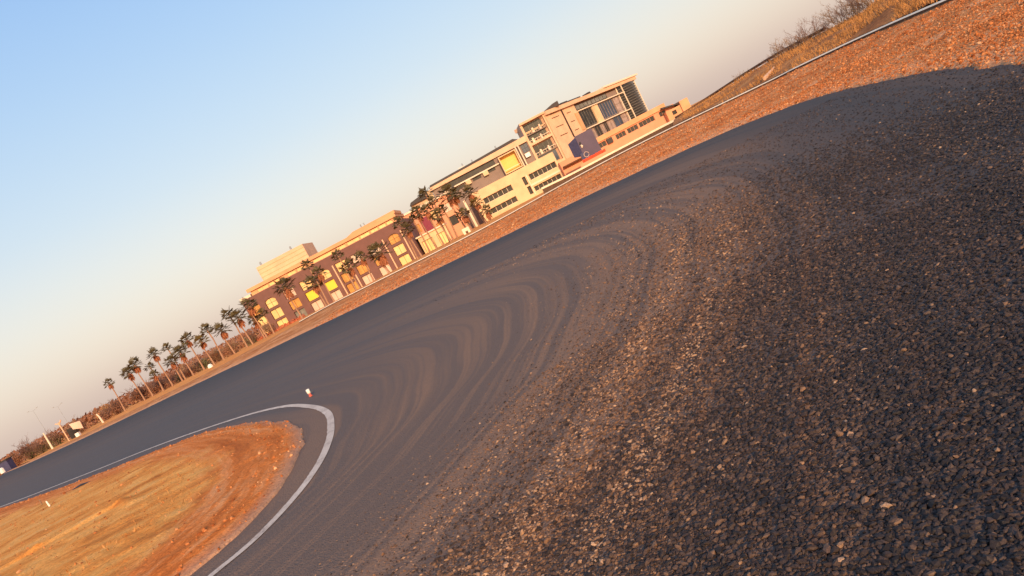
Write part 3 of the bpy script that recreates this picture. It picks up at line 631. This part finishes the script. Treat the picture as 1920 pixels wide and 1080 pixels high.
for x, h_ in ((4.5, 1.3), (8.2, .9), (17.8, 1.4)):
    mb = MB(); mb.tube([(x+bx, 6, 18.2+bz), (x+bx, 6, 18.6+h_+bz)], [.35, .2], 6); mb.build('roof_vent', 'steel', B)
mb = MB(); mb.box(2.5+bx, 5.2+bx, 5, 6, 18.2+bz, 18.9+bz); mb.build('roof_plant', 'steel', B)
boxpart(B, 'side_pilaster', 'pale_trim', -1.2+bx, -.5+bx, -10.5, -9.9, 0, 7.5+bz)

# ---- tower: left balcony bay parallel to B, main front turned 45 degrees
C = empty('tower_building', (37.7, 240, -2.4), 0, 'tall office tower with orange panels, stacked balconies and a dark louvred round corner', 'building')
cz = 2.4
mb = MB(); X0, X1 = -9.6, -.4
# balcony bay frame
mb.box(X0, X0+.8, 0, 16, 5+cz, 21.6+cz); mb.box(X1-.5, X1, 0, 16, 5+cz, 21.6+cz); mb.box(X0, X1+.4, -.8, 16, 21.6+cz, 22.3+cz)
mb.box(X0+.8, X1-.5, 0, 1.9, 13.7+cz, 14.45+cz); mb.box(X0+.8, X1-.5, 2, 16, 0, 21.6+cz); mb.box(X0, X1, 0, 1.95, 0, 5.0+cz)
mb.build('balcony_bay', 'peach_wall', C)
for z0, z1, m_ in ((18.7, 21.2, 'dark_glass'), (15.0, 18.2, 'dark_glass'), (9.9, 13.2, 'dark_glass'), (5.4, 9.6, 'blue_glass')):
    h = dict(x0=X0+.9, x1=X1-.6, z0=z0+cz, z1=z1+cz, mat=m_, mv=4, fm='grey_glass'); window(C, h, 1.7)
for z in (17.3, 9.4):
    boxpart(C, 'balcony_slab', 'taupe_wall', X0+.8, X1-.5, .6, 1.8, z+cz, z+.3+cz)
for z in (17.6, 14.45, 9.7):
    mb = MB(); mb.box(X0+.8, X1-.5, .5, .62, z+.9+cz, z+1.05+cz)
    for k in range(9): x = X0+1+(X1-X0-1.8)*k/8; mb.box(x-.05, x+.05, .52, .6, z+.0+cz, z+.9+cz)
    mb.build('railing', 'pale_trim' if z < 17 else 'cream_wall', C)
for k, (x, z) in enumerate(((-7.3,14.45),(-4.2,14.45),(-5.9,17.6),(-3.2,17.6),(-6.6,9.7),(-3.6,9.7))):
    mb = MB(); mb.tube([(x, 1.1, z+cz), (x, 1.1, z+1.7+cz)], [.6, .35], 7); mb.build('water_tank', 'pink_glass' if k % 2 else 'pale_trim', C)
# main front: child empty-free, geometry rotated in place
T = R(45)
class RB(MB):
    def rot(s):
        s.v = [(x*math.cos(T)-y*math.sin(T), x*math.sin(T)+y*math.cos(T), z) for x, y, z in s.v]; return s
_MB = MB
def rpart(name, mat, *b6, parent=None):
    mb = RB(); mb.box(*b6); return mb.rot().build(name, mat, parent or C)
def rwin(a, b_, c, d, m_, mv=1, mh=1, y=-.06, fm='pale_trim', f=.14):
    mb = RB(); mb.box(a, a+f, y, y+.3, c, d); mb.box(b_-f, b_, y, y+.3, c, d); mb.box(a+f, b_-f, y, y+.3, c, c+f); mb.box(a+f, b_-f, y, y+.3, d-f, d)
    for k in range(1, mv): x = a+(b_-a)*k/mv; mb.box(x-f*.4, x+f*.4, y+.002, y+.28, c+f, d-f)
    for k in range(1, mh): z = c+(d-c)*k/mh; mb.box(a+f, b_-f, y+.004, y+.26, z-f*.4, z+f*.4)
    fr = mb.rot().build('window', fm, C)
    mb = RB(); mb.box(a+f*.5, b_-f*.5, y+.12, y+.2, c+f*.5, d-f*.5); mb.rot().build('pane', m_, fr)
rpart('panel_wall', 'peach_wall', 0, 18.6, 0, 14, 0, 20.7+cz)
rpart('main_wall', 'taupe_wall', 18.6, 58, .6, 14, 0, 20.4+cz)
rpart('roof_slab', 'peach_wall', -.3, 66.5, -1.1, 15, 20.75+cz, 22.1+cz)
rpart('roof_edge', 'pale_trim', 40, 68, -1.6, 15.2, 22.105+cz, 22.7+cz)
rpart('panel_joint', 'brown_recess', 9.5, 10.4, -.06, -.003, 10.0+cz, 20.6+cz)
for z in (19.0, 15.6, 12.3): rpart('panel_slit', 'dark_joint', 2.7, 7.4, -.05, -.002, z-.14+cz, z+.14+cz)
rpart('panel_slit', 'dark_joint', 2.6, 7.6, -.05, -.002, 20.35+cz, 20.55+cz)
for z in (18.7, 15.3, 12.0): rpart('panel_slit', 'dark_joint', 12.2, 14.9, -.05, -.002, z-.14+cz, z+.14+cz)
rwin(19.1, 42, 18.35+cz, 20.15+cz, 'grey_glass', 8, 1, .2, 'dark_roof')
rpart('eave_shade_band', 'dark_joint', 18.7, 50, .3, .59, 20.16+cz, 20.74+cz)  # dark strip added below the roof slab as painted eave shadow
rpart('ledge', 'pale_trim', 18.7, 60, -.9, .55, 17.65+cz, 18.0+cz)
rwin(19.4, 28.2, 11.3+cz, 17.5+cz, 'dark_glass', 5, 1, .2, 'grey_glass')
rpart('pier', 'cream_wall', 28.3, 32.4, -.3, .58, 10.7+cz, 17.6+cz)
rwin(32.5, 44.2, 11.2+cz, 17.5+cz, 'blue_glass', 6, 1, .2, 'mauve_glass')
rpart('lower_ledge', 'pale_trim', 18.7, 60, -.9, .55, 10.5+cz, 10.85+cz)
for a, b_, m_ in ((21.5, 24.2, 'mauve_glass'), (24.4, 28.3, 'dark_glass'), (28.5, 31, 'mauve_glass'), (31.2, 33.6, 'dark_glass'), (33.8, 38.5, 'mauve_glass'), (38.7, 46, 'blue_glass')): rwin(a, b_, 6.0+cz, 10.4+cz, m_, 2, 1, .2, 'taupe_wall')
rwin(44.6, 48.8, 6.0+cz, 17.5+cz, 'mauve_glass', 1, 4, .1, 'taupe_wall'); rwin(49.0, 50.5, 6.0+cz, 17.5+cz, 'mauve_glass', 1, 4, .1, 'taupe_wall')
rpart('side_strip', 'orange_wall', 16.4, 18.55, -.35, -.01, 10.9+cz, 17.6+cz)
# bowed louvred corner
n = 16
arc = [(50.6+14.4*k/12, .55-2.4*math.sin(math.pi*k/12*.93)) for k in range(13)]+[(65.8, 1.6), (66.0, 3.5), (65.6, 7)]; n = len(arc)-1
mb = RB()
for k in range(n): mb.quad((*arc[k], 5+cz), (*arc[k+1], 5+cz), (*arc[k+1], 20.7+cz), (*arc[k], 20.7+cz))
cg = mb.rot().build('corner_glass', 'dark_glass', C)
cx_, cy_ = 57.5, 12
def o_(x, y, d): vx, vy = x-cx_, y-cy_; l = math.hypot(vx, vy); return (x+vx/l*d, y+vy/l*d)
for j in range(14):
    z = 6.3+j*1.0; mb = RB()
    for k in range(n):
        (a0, b0), (a1, b1) = arc[k], arc[k+1]
        p0, p1 = o_(a0, b0, .28), o_(a1, b1, .28); q0, q1 = o_(a0, b0, -.01), o_(a1, b1, -.01)
        mb.quad((*p0, z+cz), (*p1, z+cz), (*p1, z+.30+cz), (*p0, z+.30+cz)); mb.quad((*q0, z+cz), (*q1, z+cz), (*p1, z+cz), (*p0, z+cz)); mb.quad((*p0, z+.30+cz), (*p1, z+.30+cz), (*q1, z+.30+cz), (*q0, z+.30+cz))
    mb.rot().build('louvre', 'louvre', cg)
for k in (0, 2, 12):
    x, y = o_(*arc[k], .35); mb = RB(); mb.box(x-.2, x+.2, y-.2, y+.15, 5+cz, 20.7+cz); mb.rot().build('mullion', 'pale_trim', C)
mb = MB(); mb.prism([(.4, 22.1+cz), (6.6, 22.1+cz), (6.6, 23.7+cz), (4.4, 23.5+cz), (.9, 22.6+cz)], 3, 8)
mb.build('plant_room', 'dark_roof', C)
for a, b_, h_ in ((11, 13.5, .8), (14.5, 19, 1.1), (20, 28, .9), (34, 35.6, 1.2)): rpart('roof_plant', 'dark_roof', a, b_, 2, 5, 22.1+cz, 22.1+h_+cz)

# ---- podium in front of the tower
D = empty('podium_building', (60, 225, -2.2), 0, 'low orange two-storey building with a purple window strip in front of the tower', 'building')
dx, dz = -60, 2.2; q = 225/240.
hsD = [dict(x0=a*q+dx, x1=b_*q+dx, z0=1.9+dz, z1=3.6+dz, mat='dark_glass', mv=n_, fm='salmon_wall', rev=.5) for a, b_, n_ in ((49.6, 52.6, 2), (56.5, 60.2, 3), (61.0, 65.0, 3), (65.6, 71.5, 4), (73.5, 76, 2))]
facade(D, 'salmon_wall', 32.5+dx, 79.5*q+dx, 0, 4.0+dz, 0, 16, hsD)
facade(D, 'orange_wall', 46.4+dx, 76.5*q+dx, 4.0+dz, 5.6+dz, -.5, 15, [], 'parapet')
boxpart(D, 'window_unit', 'dark_roof', 52.9*q+dx, 54.9*q+dx, -.9, -.003, 2.0+dz, 3.7+dz)
mb = MB(); mb.prism([(74.5*q+dx, 4.0+dz), (83*q+dx, 2.6+dz), (83*q+dx, 2.95+dz), (74.5*q+dx, 4.5+dz)], -2, 8); mb.build('end_roof', 'dark_roof', D)
facade(D, 'orange_wall', 75*q+dx, 83.5*q+dx, 0, 2.6+dz, -2.5, 10, [dict(x0=77*q+dx, x1=78.6*q+dx, z0=.6+dz, z1=1.9+dz, mat='dark_glass')], 'annex_wall')
boxpart(D, 'annex_tower', 'orange_wall', 80.5*q+dx, 83.6*q+dx, -3.2, 3, 0, 3.7+dz)
boxpart(D, 'wall_canopy', 'dark_joint', 33+dx, 46+dx, -2.2, -.01, 1.9+dz, 2.3+dz)

# ---- purple billboard with a red banner at its foot
Bb = empty('billboard', (38, 200, -2.1), 0, 'large dark purple billboard box over a red banner, in front of the orange tower', 'billboard')
boxpart(Bb, 'main_panel', 'purple_panel', -1.7, 3.7, 0, .8, 3.3, 10.4)
mb = MB(); mb.quad((-4.1, 1.5, 5.0), (-1.72, 0, 4.2), (-1.72, 0, 10.1), (-4.1, 1.5, 9.3)); mb.quad((-4.1, 1.9, 5.0), (-4.1, 1.9, 9.3), (-1.72, .4, 10.1), (-1.72, .4, 4.2)); mb.quad((-4.1, 1.5, 5), (-4.1, 1.5, 9.3), (-4.1, 1.9, 9.3), (-4.1, 1.9, 5)); mb.build('side_panel', 'tank_blue', Bb)
boxpart(Bb, 'skirt', 'tank_blue', -2.6, -.2, -.25, -.01, 3.0, 5.2)
mb = MB(); mb.tube([(-1.2, -.1, 7.4), (-.9, -.1, 7.0), (-1.2, -.1, 6.6)], [.22, .3, .18], 6); mb.build('emblem', 'pale_trim', Bb)
mb = MB(); mb.tube([(-1.25, -.12, 7.7), (-1.0, -.12, 8.3)], [.3, .2], 6); mb.build('emblem', 'black_paint', Bb)
mb = MB(); mb.tube([(-.9+.75*math.cos(k*.5), -.3, 4.3+.75*math.sin(k*.5)) for k in range(13)], [.09]*13, 5); mb.build('emblem', 'pink_glass', Bb)
for x in (-.9, 2.9): boxpart(Bb, 'leg', 'steel', x-.2, x+.2, .2, .6, 0, 3.3)
mb = MB()
for k in range(14): x = -3.2+k*.52; zb = random.uniform(0, .5); mb.box(x, x+.5, -1.2-random.uniform(0, .4), -.9, 1.3+zb*.4, 3.2+random.uniform(0, .3))
tag(mb.build('banner', 'red_cloth', None, loc=(38, 198.5, -2.1)), 'bright red banner stretched under the purple billboard', 'banner')

# ---- salmon boundary wall in front of wing/tower
Sw = MB(); Sw.box(33.5, 46, 196, 196.4, -2.3, .4); tag(Sw.build('boundary_wall', 'salmon_wall'), 'low salmon boundary wall left of and under the purple billboard', 'wall')

# ---------------------------------------------------------------- palms
def fan_crown(rnd, nleaf=30, rad=1.15, droop=0.0):
    mb = MB()
    for k in range(nleaf):
        az = k*2.399+rnd.uniform(-.2, .2); el = math.asin(max(-1, min(1, 1.0-1.45*(k+.5)/nleaf)))
        d = Vector((math.cos(az)*math.cos(el), math.sin(az)*math.cos(el), math.sin(el)))
        L = rad*rnd.uniform(.7, 1.0); p0 = Vector((0, 0, 0)); p1 = d*L*.85+Vector((0, 0, -.10*L))
        mb.tube([p0, p1], [.035, .022], 3, False)
        side = d.cross(Vector((0, 0, 1))); side = side.normalized() if side.length > .05 else Vector((1, 0, 0)); up = side.cross(d)
        tilt = rnd.uniform(-.4, .4); s2 = side*math.cos(tilt)+up*math.sin(tilt); u2 = s2.cross(d)
        nb = 11; fl = L*rnd.uniform(.72, .95)
        for j in range(nb):
            a = -1.5+3.0*j/(nb-1); dr = d*math.cos(a)+s2*math.sin(a); ln = fl*(1-.22*abs(a)/1.5)*rnd.uniform(.85, 1.1)
            tip = p1+dr*ln+Vector((0, 0, -.16*ln*rnd.uniform(.3, 1.3))); m_ = p1+dr*ln*.62+u2*.02; w_ = (s2*math.cos(a)-d*math.sin(a))*.075
            mb.quad(tuple(p1), tuple(m_-w_), tuple(tip), tuple(m_+w_))
    return mb
def skirt(rnd, length=1.6, n=70):
    mb = MB()
    for k in range(n):
        az = rnd.uniform(0, 6.283); z0 = -rnd.uniform(0, length*.55); r0 = .12; ln = rnd.uniform(.5, .95); sp = rnd.uniform(.25, .75)*(1+z0/length*.6)
        p0 = Vector((math.cos(az)*r0, math.sin(az)*r0, z0)); tip = Vector((math.cos(az)*(r0+sp*ln), math.sin(az)*(r0+sp*ln), z0-ln)); m_ = (p0+tip)/2+Vector((math.cos(az), math.sin(az), 0))*.12
        s_ = Vector((-math.sin(az), math.cos(az), 0))*rnd.uniform(.08, .2); mb.quad(tuple(p0), tuple(m_-s_), tuple(tip), tuple(m_+s_))
    return mb
PROTO = []
for v in range(5):
    rnd = random.Random(v+20); kind_skirt = v != 1
    cr_me = fan_crown(rnd, [21, 18, 24, 20, 17][v], [1.2, 1.1, 1.3, 1.15, 1.0][v]).mesh('crown', 'palm_green' if v != 3 else 'palm_olive')
    sk_me = skirt(rnd, [1.7, 1, 2.0, 1.3, 1.5][v]).mesh('dead_skirt', 'dead_frond') if kind_skirt else None
    lean = rnd.uniform(-.3, .3); tr = MB()
    tr.tube([(0, 0, 0), (lean*.1, 0, .12), (lean*.5, .1, .4), (lean, .15, .7), (0, 0, 1.0)], [.22, .15, .12, .11, .10], 7)
    # unit-height trunk; radii get their true size back through x/y scale 1
    tr_me = tr.mesh('trunk', 'trunk_bark', True)
    PROTO.append((tr_me, cr_me, sk_me, lean))
ORD = ['first','second','third','fourth','fifth','sixth','seventh','eighth','ninth','tenth','eleventh','twelfth','thirteenth','fourteenth','fifteenth','sixteenth','seventeenth','eighteenth','nineteenth','twentieth']
def palm(px, py, Y, v, label, group, s=1.0, skirt_on=True):
    x, y, z = at(px, py, Y); g0 = ground_z(x, y)-.12; hgt = z-g0
    root = empty('fan_palm', (x, y, g0), random.uniform(-.6, .6), label, 'palm tree', group)
    tr_me, cr_me, sk_me, lean = PROTO[v]
    for nm, me, loc, scl in (('trunk', tr_me, (0, 0, 0), (1, 1, hgt)), ('crown', cr_me, (0, 0, hgt), (s,)*3), ('dead_skirt', sk_me if skirt_on else None, (0, 0, hgt-.1), (s,)*3)):
        if me is None: continue
        c = bpy.data.objects.new(nm, me); col.objects.link(c); c.parent = root; c.location = loc; c.scale = scl; c.rotation_euler = (0, 0, random.uniform(0, 6.28) if nm != 'trunk' else 0)
    return root
left_row = [(204,719,142,4,.95),(241,699,139,2,1.1),(252,684,137,0,1.2),(281,688,133,1,.9),(289,703,131,4,.9),(289,664,131,0,1.05),(313,652,129,1,.85),(321,678,128,2,.95),(338,661,126,2,1.15),(350,636,125,0,1.05),(377,640,124,3,1.1),(388,619,122,1,1.15),(415,619,120,0,1.15),(429,590,118,1,1.25),(446,596,117,2,1.15)]
for i, (px, py, Y, v, s_) in enumerate(left_row):
    palm(px, py, Y, v, 'fan palm against the sky, %s from the left in the roadside palm row' % ORD[i], 'palms along the roadside row', s_*.92)
brown_row = [(467,573,117,0,1.1),(477,600,119,4,1.1),(493,588,118,1,.8),(534,538,116,2,1.25),(576,498,114,1,.9),(588,530,115,0,1.2),(597,512,114,4,1.0),(633,480,112,1,.9),(653,500,113,0,1.05),(677,483,112,4,.95),(710,474,111,2,1.35)]
for i, (px, py, Y, v, s_) in enumerate(brown_row):
    palm(px, py, Y, v, 'fan palm in front of the brown building, %s counted from its left end' % ORD[i], 'palms in front of the buildings', s_)
cream_row = [(748,419,112,1,1.1),(764,431,110,0,1.0),(774,412,113,1,.8),(783,398,112,2,1.0),(797,364,112,1,1.2),(799,396,110,4,1.1),(812,378,111,1,.9),(820,404,109,0,1.0),(830,392,113,1,.8),(840,364,110,2,1.35),(852,368,111,3,1.1),(868,402,108,4,1.2),(880,362,110,0,1.15),(893,380,109,3,1.0),(912,396,107,4,1.0)]
for i, (px, py, Y, v, s_) in enumerate(cream_row):
    palm(px, py, Y, v, 'fan palm before the cream building, %s from the left past the brown building' % ORD[i], 'palms in front of the buildings', s_*.88)

# ---------------------------------------------------------------- shrubs
def bush_twigs(rnd, h, spread, n=26, depth=2, rad=.02, up=.9):
    mb = MB()
    def br(p, d, L, r_, lev):
        q = p+d*L*.5+Vector((rnd.gauss(0, .06), rnd.gauss(0, .06), .02))*L; e = q+(d+Vector((rnd.gauss(0, .25), rnd.gauss(0, .25), rnd.gauss(.1, .15)))).normalized()*L*.5
        mb.tube([p, q, e], [r_, r_*.7, r_*.3], 3, False)
        if lev > 0:
            for k in range(4):
                s0 = p.lerp(e, rnd.uniform(.3, .95)); dd = (d+Vector((rnd.gauss(0, .6), rnd.gauss(0, .6), rnd.gauss(.15, .35)))).normalized(); br(s0, dd, L*rnd.uniform(.35, .55), r_*.55, lev-1)
    for k in range(n):
        az = rnd.uniform(0, 6.283); t_ = rnd.uniform(.0, 1)**.7*spread
        d = Vector((math.cos(az)*t_, math.sin(az)*t_, up)).normalized(); br(Vector((math.cos(az)*.15, math.sin(az)*.15, 0)), d, h*rnd.uniform(.55, .95), rad, depth)
    return mb
def leaf_cloud(rnd, w_, h, n, size):
    mb = MB(); cl_ = [(rnd.uniform(-.7, .7)*w_, rnd.uniform(-.7, .7)*w_, rnd.uniform(.15, .85)*h, rnd.uniform(.25, .5)*h) for _ in range(9)]
    for k in range(n):
        c = rnd.choice(cl_); v = Vector((rnd.gauss(0, 1), rnd.gauss(0, 1), rnd.gauss(0, 1))).normalized()*c[3]*rnd.uniform(.4, 1.1); p = Vector(c[:3])+v
        if p.z < 0: p.z = -p.z*.3
        a = Vector((rnd.gauss(0, 1), rnd.gauss(0, 1), rnd.gauss(0, 1))).normalized(); b_ = a.orthogonal().normalized(); s_ = size*rnd.uniform(.5, 1.3)
        mb.quad(tuple(p-a*s_), tuple(p-b_*s_*.6), tuple(p+a*s_), tuple(p+b_*s_*.6))
    return mb
BUSH = []
for v, (lm, tm) in enumerate((('leaf_rust','twig_brown'),('leaf_rust','twig_tan'),('leaf_green','twig_brown'),('leaf_orange','twig_tan'),('leaf_green','twig_tan'))):
    rnd = random.Random(50+v)
    BUSH.append((bush_twigs(rnd, 3.2, .9, 20, 2, .05).mesh('twigs', tm), leaf_cloud(rnd, 1.7, 2.4, 900, .13).mesh('foliage', lm)))
def bush(x, y, v, s, label, group, sz=1.0, leaf=True, z=None):
    root = empty('shrub', (x, y, (ground_z(x, y) if z is None else z)-.1), random.uniform(0, 6.28), label, 'shrub', group); root.scale = (s, s, s*sz)
    for nm, me in zip(('twigs', 'foliage'), BUSH[v]):
        if nm == 'foliage' and not leaf: continue
        c = bpy.data.objects.new(nm, me); col.objects.link(c); c.parent = root
    return root
k = 0
for x in np.arange(-134, -57, 2.9):
    y = 150+random.uniform(-4, 5)+(x < -110)*-4; v = random.choice([0, 0, 1, 0, 2, 1]); s = random.uniform(.95, 1.4) if x < -76 else random.uniform(.8, 1.1)
    if abs(x+93) < 2.5: v = 3
    if abs(x+105) < 2: v = 2
    bush(x, y, v, s, 'twiggy rust and olive shrub in the hedge line behind the palms, left background', 'shrubs in the left background', 1.0); k += 1
for x in np.arange(-80, -52, 4.2):
    bush(x, 158+random.uniform(-3, 3), random.choice([1, 2, 0]), random.uniform(.8, 1.1), 'twiggy rust and olive shrub in the hedge line behind the palms, left background', 'shrubs in the left background', 1.0)
# wood that reads as one hazy mass further back
mb = MB(); rnd = random.Random(90)
for k in range(9000):
    x = rnd.uniform(-260, 30); y = rnd.uniform(255, 300); top = 3.2+1.6*mnoise.noise(Vector((x*.05, 0, 1)))+1.0*mnoise.noise(Vector((x*.3, 5, 1))); z = -2.8+rnd.random()**.6*(top+2.2)
    a = Vector((rnd.gauss(0, 1), rnd.gauss(0, 1), rnd.gauss(0, 1))).normalized()*rnd.uniform(.4, .9); b_ = a.orthogonal().normalized()*a.length; p = Vector((x, y, z))
    mb.quad(tuple(p-a), tuple(p-b_*.7), tuple(p+a), tuple(p+b_*.7))
tag(mb.build('far_wood', 'leaf_rust'), 'low brown wood along the horizon behind palms and buildings', 'wood', kind='stuff')

# bare bushes on the embankment
TW = [bush_twigs(random.Random(70+v), 1.0, 1.0, 14, 3, .011, .9).mesh('branches', 'twig_brown' if v % 2 else 'twig_tan') for v in range(4)]
berm_b = [(1392,150,38,.7),(1472,112,33,1.0),(1486,104,32.5,1.25),(1500,97,31.5,1.2),(1512,90,31,.9),(1528,76,30.5,1.25),(1548,68,30,.8),(1572,52,29,1.1),(1590,42,28,1.35),(1606,34,27.3,1.2),(1622,26,26.5,1.1),(1640,14,26,1.4),(1655,4,25,1.0),(1440,130,35,.7)]
for i, (px, py, Y, s) in enumerate(berm_b):
    x, y, z = at(px, py, Y)
    o = bpy.data.objects.new('bare_bush', TW[i % 4]); col.objects.link(o); o.location = (x, y, z-.12); o.scale = (s*.85,)*3; o.rotation_euler = (0, 0, i*1.3)
    tag(o, 'leafless brown bush on the right embankment, %s from the left along it' % ORD[i], 'bush', 'bare bushes on the embankment')
# dry grass and scrub on the embankment slope
mb = MB(); rnd = random.Random(5)
for k in range(26000):
    i = rnd.randrange(15, 198); j = rnd.random(); t_ = j; p = Vector(fc[i]*(1-t_)+rc[i]*t_)+Vector((rnd.gauss(0, .12), rnd.gauss(0, .12), 0)); p.z += math.sin(t_*math.pi)*.08-.02
    if mnoise.noise(Vector((p.x*.8, p.y*.5, 0))) < -.12: continue
    hgt = rnd.uniform(.05, .22); d = Vector((rnd.gauss(0, .07), rnd.gauss(0, .07), hgt)); wv = Vector((rnd.uniform(-1, 1), rnd.uniform(-1, 1), 0)).normalized()*.012
    mb.tri(tuple(p-wv), tuple(p+wv), tuple(p+d))
tag(mb.build('dry_scrub', 'dry_grass'), 'dry tan grass and scrub covering the right embankment', 'grass', kind='stuff')
# dry stubble on the island
mb = MB()
ii = rng.choice(NS-1, 3000); jj = rng.choice(NI-40, 3000)+38
for i, j in zip(ii, jj):
    p = Vector(P3i[i, j]); 
    if p.y < 2.6 or p.x < -20: continue
    p += Vector((rnd.gauss(0, .06), rnd.gauss(0, .06), -.005))
    if mnoise.noise(Vector((p.x*1.1, p.y*1.1, 3))) < -.05: continue
    hgt = rnd.uniform(.012, .045); d = Vector((rnd.gauss(0, .02), rnd.gauss(0, .02), hgt)); wv = Vector((rnd.uniform(-1, 1), rnd.uniform(-1, 1), 0)).normalized()*.005
    mb.tri(tuple(p-wv), tuple(p+wv), tuple(p+d))
tag(mb.build('dry_stubble', 'dry_grass'), 'sparse dry grass stubble on the tan middle of the island', 'grass', kind='stuff')

# ---------------------------------------------------------------- small things
def gpt(px, py, z=0):
    r = ray(px, py); k = (z-CAMH)/r[2]; return (r[0]*k, r[1]*k, z)
# red and white marker on the asphalt beyond the hairpin tip
x, y, _ = gpt(583, 743)
mk = empty('track_marker', (x, y, 0.001), 0, 'small marker with white top and red foot on the asphalt beyond the hairpin', 'marker')
mb = MB(); mb.tube([(0, 0, 0), (0, 0, .008), (0, 0, .012), (0, 0, .046)], [.034, .034, .024, .021], 12); mb.build('foot', 'red_paint', mk, True)
mb = MB(); mb.tube([(0, 0, .0465), (0, 0, .056), (0, 0, .112), (0, 0, .12)], [.018, .031, .031, .024], 12); mb.build('top', 'white_paint', mk, True); mk.scale = (.72, .72, .8)
# stake on the island
x, y, _ = gpt(94, 950, .08)
mb = MB(); mb.tube([(0, 0, -.02), (-.005, 0, .08), (-.008, 0, .105)], [.013, .012, .008], 7); tag(mb.build('stake', 'white_paint', None, loc=(x, y, .08)), 'short white stake standing in the dirt near the left edge of the island', 'stake')
x, y, _ = gpt(78, 946, .08)
mb = MB(); mb.tube([(0, 0, -.02), (.01, 0, .06), (.0, 0, .09)], [.012, .010, .006], 5); tag(mb.build('twig', 'twig_tan', None, loc=(x, y, .08)), 'thin tan twig sticking up left of the white stake on the island', 'twig')
a, b_ = gpt(137, 918, .07), gpt(170, 903, .07)
mb = MB(); mb.tube([a, tuple((np.array(a)+np.array(b_))/2+np.array([0, 0, .012])), b_], [.010, .024, .012], 6); tag(mb.build('rut_strip', 'black_paint'), 'black strip in place of a shallow rut in the island dirt beside the white line', 'strip')  # dark tube added to stand in for a shallow rut
# roadside things at far left
def wpt(px, py, Y): return at(px, py, Y)
a = wpt(97, 838, 105); b_ = wpt(81, 812, 105)
mb = MB(); mb.tube([(0, 0, -.3), (0, 0, 0), (b_[0]-a[0], 0, b_[2]-a[2])], [.16, .14, .09], 8); tag(mb.build('post', 'pale_trim', None, loc=a), 'tall pale post at the roadside, left of the orange signboard group', 'post')
a = wpt(150, 812, 108)
sg = empty('signboard', (a[0], 108, ground_z(a[0], 108)), 0, 'pale slanted signboard on a post over a dark cabinet at the far left roadside', 'sign')
mb = MB(); mb.prism([(-.6, 1.3), (.9, .75), (1.0, 2.0), (-.7, 2.3)], -.05, .05); mb.build('board', 'pink_glass', sg)
boxpart(sg, 'cabinet', 'dark_glass', -1.7, -.4, .1, .7, .0, 1.7); boxpart(sg, 'post', 'peach_wall', -2.1, -1.95, -.1, .05, -.1, 3.3); boxpart(sg, 'foot_block', 'white_paint', -.5, .1, -.5, 0, -.1, .55)
mb = MB(); mb.tube([(-2.6, 0, 3.3), (-2.0, 0, 3.0), (-1.5, 0, 3.5)], [.1, .12, .1], 6); mb.build('crossarm', 'peach_wall', sg)
a = wpt(193, 791, 112)
mb = MB(); mb.tube([(0, 0, -.2), (-.1, 0, 1.1), (-.25, 0, 1.6)], [.16, .12, .1], 7); tag(mb.build('short_post', 'pale_trim', None, loc=a), 'short pale post below the orange shrub, left of the palms', 'post')
a = wpt(8, 874, 104)
bn = empty('bin', (a[0], 104, ground_z(a[0], 104)-.1), 0, 'dark blue bin at the far left edge, in the shrubs beside the road', 'bin')
boxpart(bn, 'body', 'tank_blue', -.7, .7, 0, 1.2, 0, 1.9); boxpart(bn, 'lid', 'black_paint', -.8, .8, -.1, 1.3, 1.905, 2.1)
a = wpt(3, 881, 98)
mb = MB(); mb.tube([(0, 0, -.5), (0, 0, .15), (0, 0, .3)], [.32, .30, .15], 8); tag(mb.build('bollard', 'white_paint', None, loc=a), 'squat white bollard at the far left edge of the photo, by the road', 'bollard')
a = wpt(395, 688, 100)
mb = MB(); mb.tube([(0, 0, -.6), (0, 0, .2), (0, 0, .45)], [.38, .36, .2], 8); tag(mb.build('bollard', 'white_paint', None, loc=a), 'squat white bollard at the foot of the palm row, below the olive shrub', 'bollard')
a = wpt(876, 436, 100)
mb = MB(); mb.box(-.55, .55, 0, .12, -.9, .75); mb2 = mb.build('notice', 'pale_trim', None, loc=a); tag(mb2, 'small pale upright notice board behind the kerb, below the cream building', 'sign')
mb = MB(); mb.box(-.18, .18, -.03, -.002, -.15, .25); mb.build('notice_mark', 'dark_joint', mb2)
# street lamps far left (thin, faint)
for i, (px, py, pb) in enumerate(((62, 770, 200), (108, 762, 200))):
    x, y, z = at(px, py, pb); g0 = ground_z(x, y)
    lp = empty('street_lamp', (x, y, g0), 0, 'thin distant street lamp against the sky, %s of the pair at far left' % ('left' if i == 0 else 'right'), 'street lamp', 'distant street lamps')
    mb = MB(); mb.tube([(0, 0, 0), (0, 0, z-g0)], [.06, .03], 6); mb.build('pole', 'steel', lp)
    for s_ in (-1, 1):
        mb = MB(); mb.tube([(0, 0, z-g0-.1), (s_*1.4, 0, z-g0+.3)], [.03, .025], 5); arm = mb.build('arm', 'steel', lp)
        mb = MB(); mb.box(s_*1.4-.3, s_*1.4+.3, -.12, .12, z-g0+.3, z-g0+.4); mb.build('lamp_head', 'steel', arm)
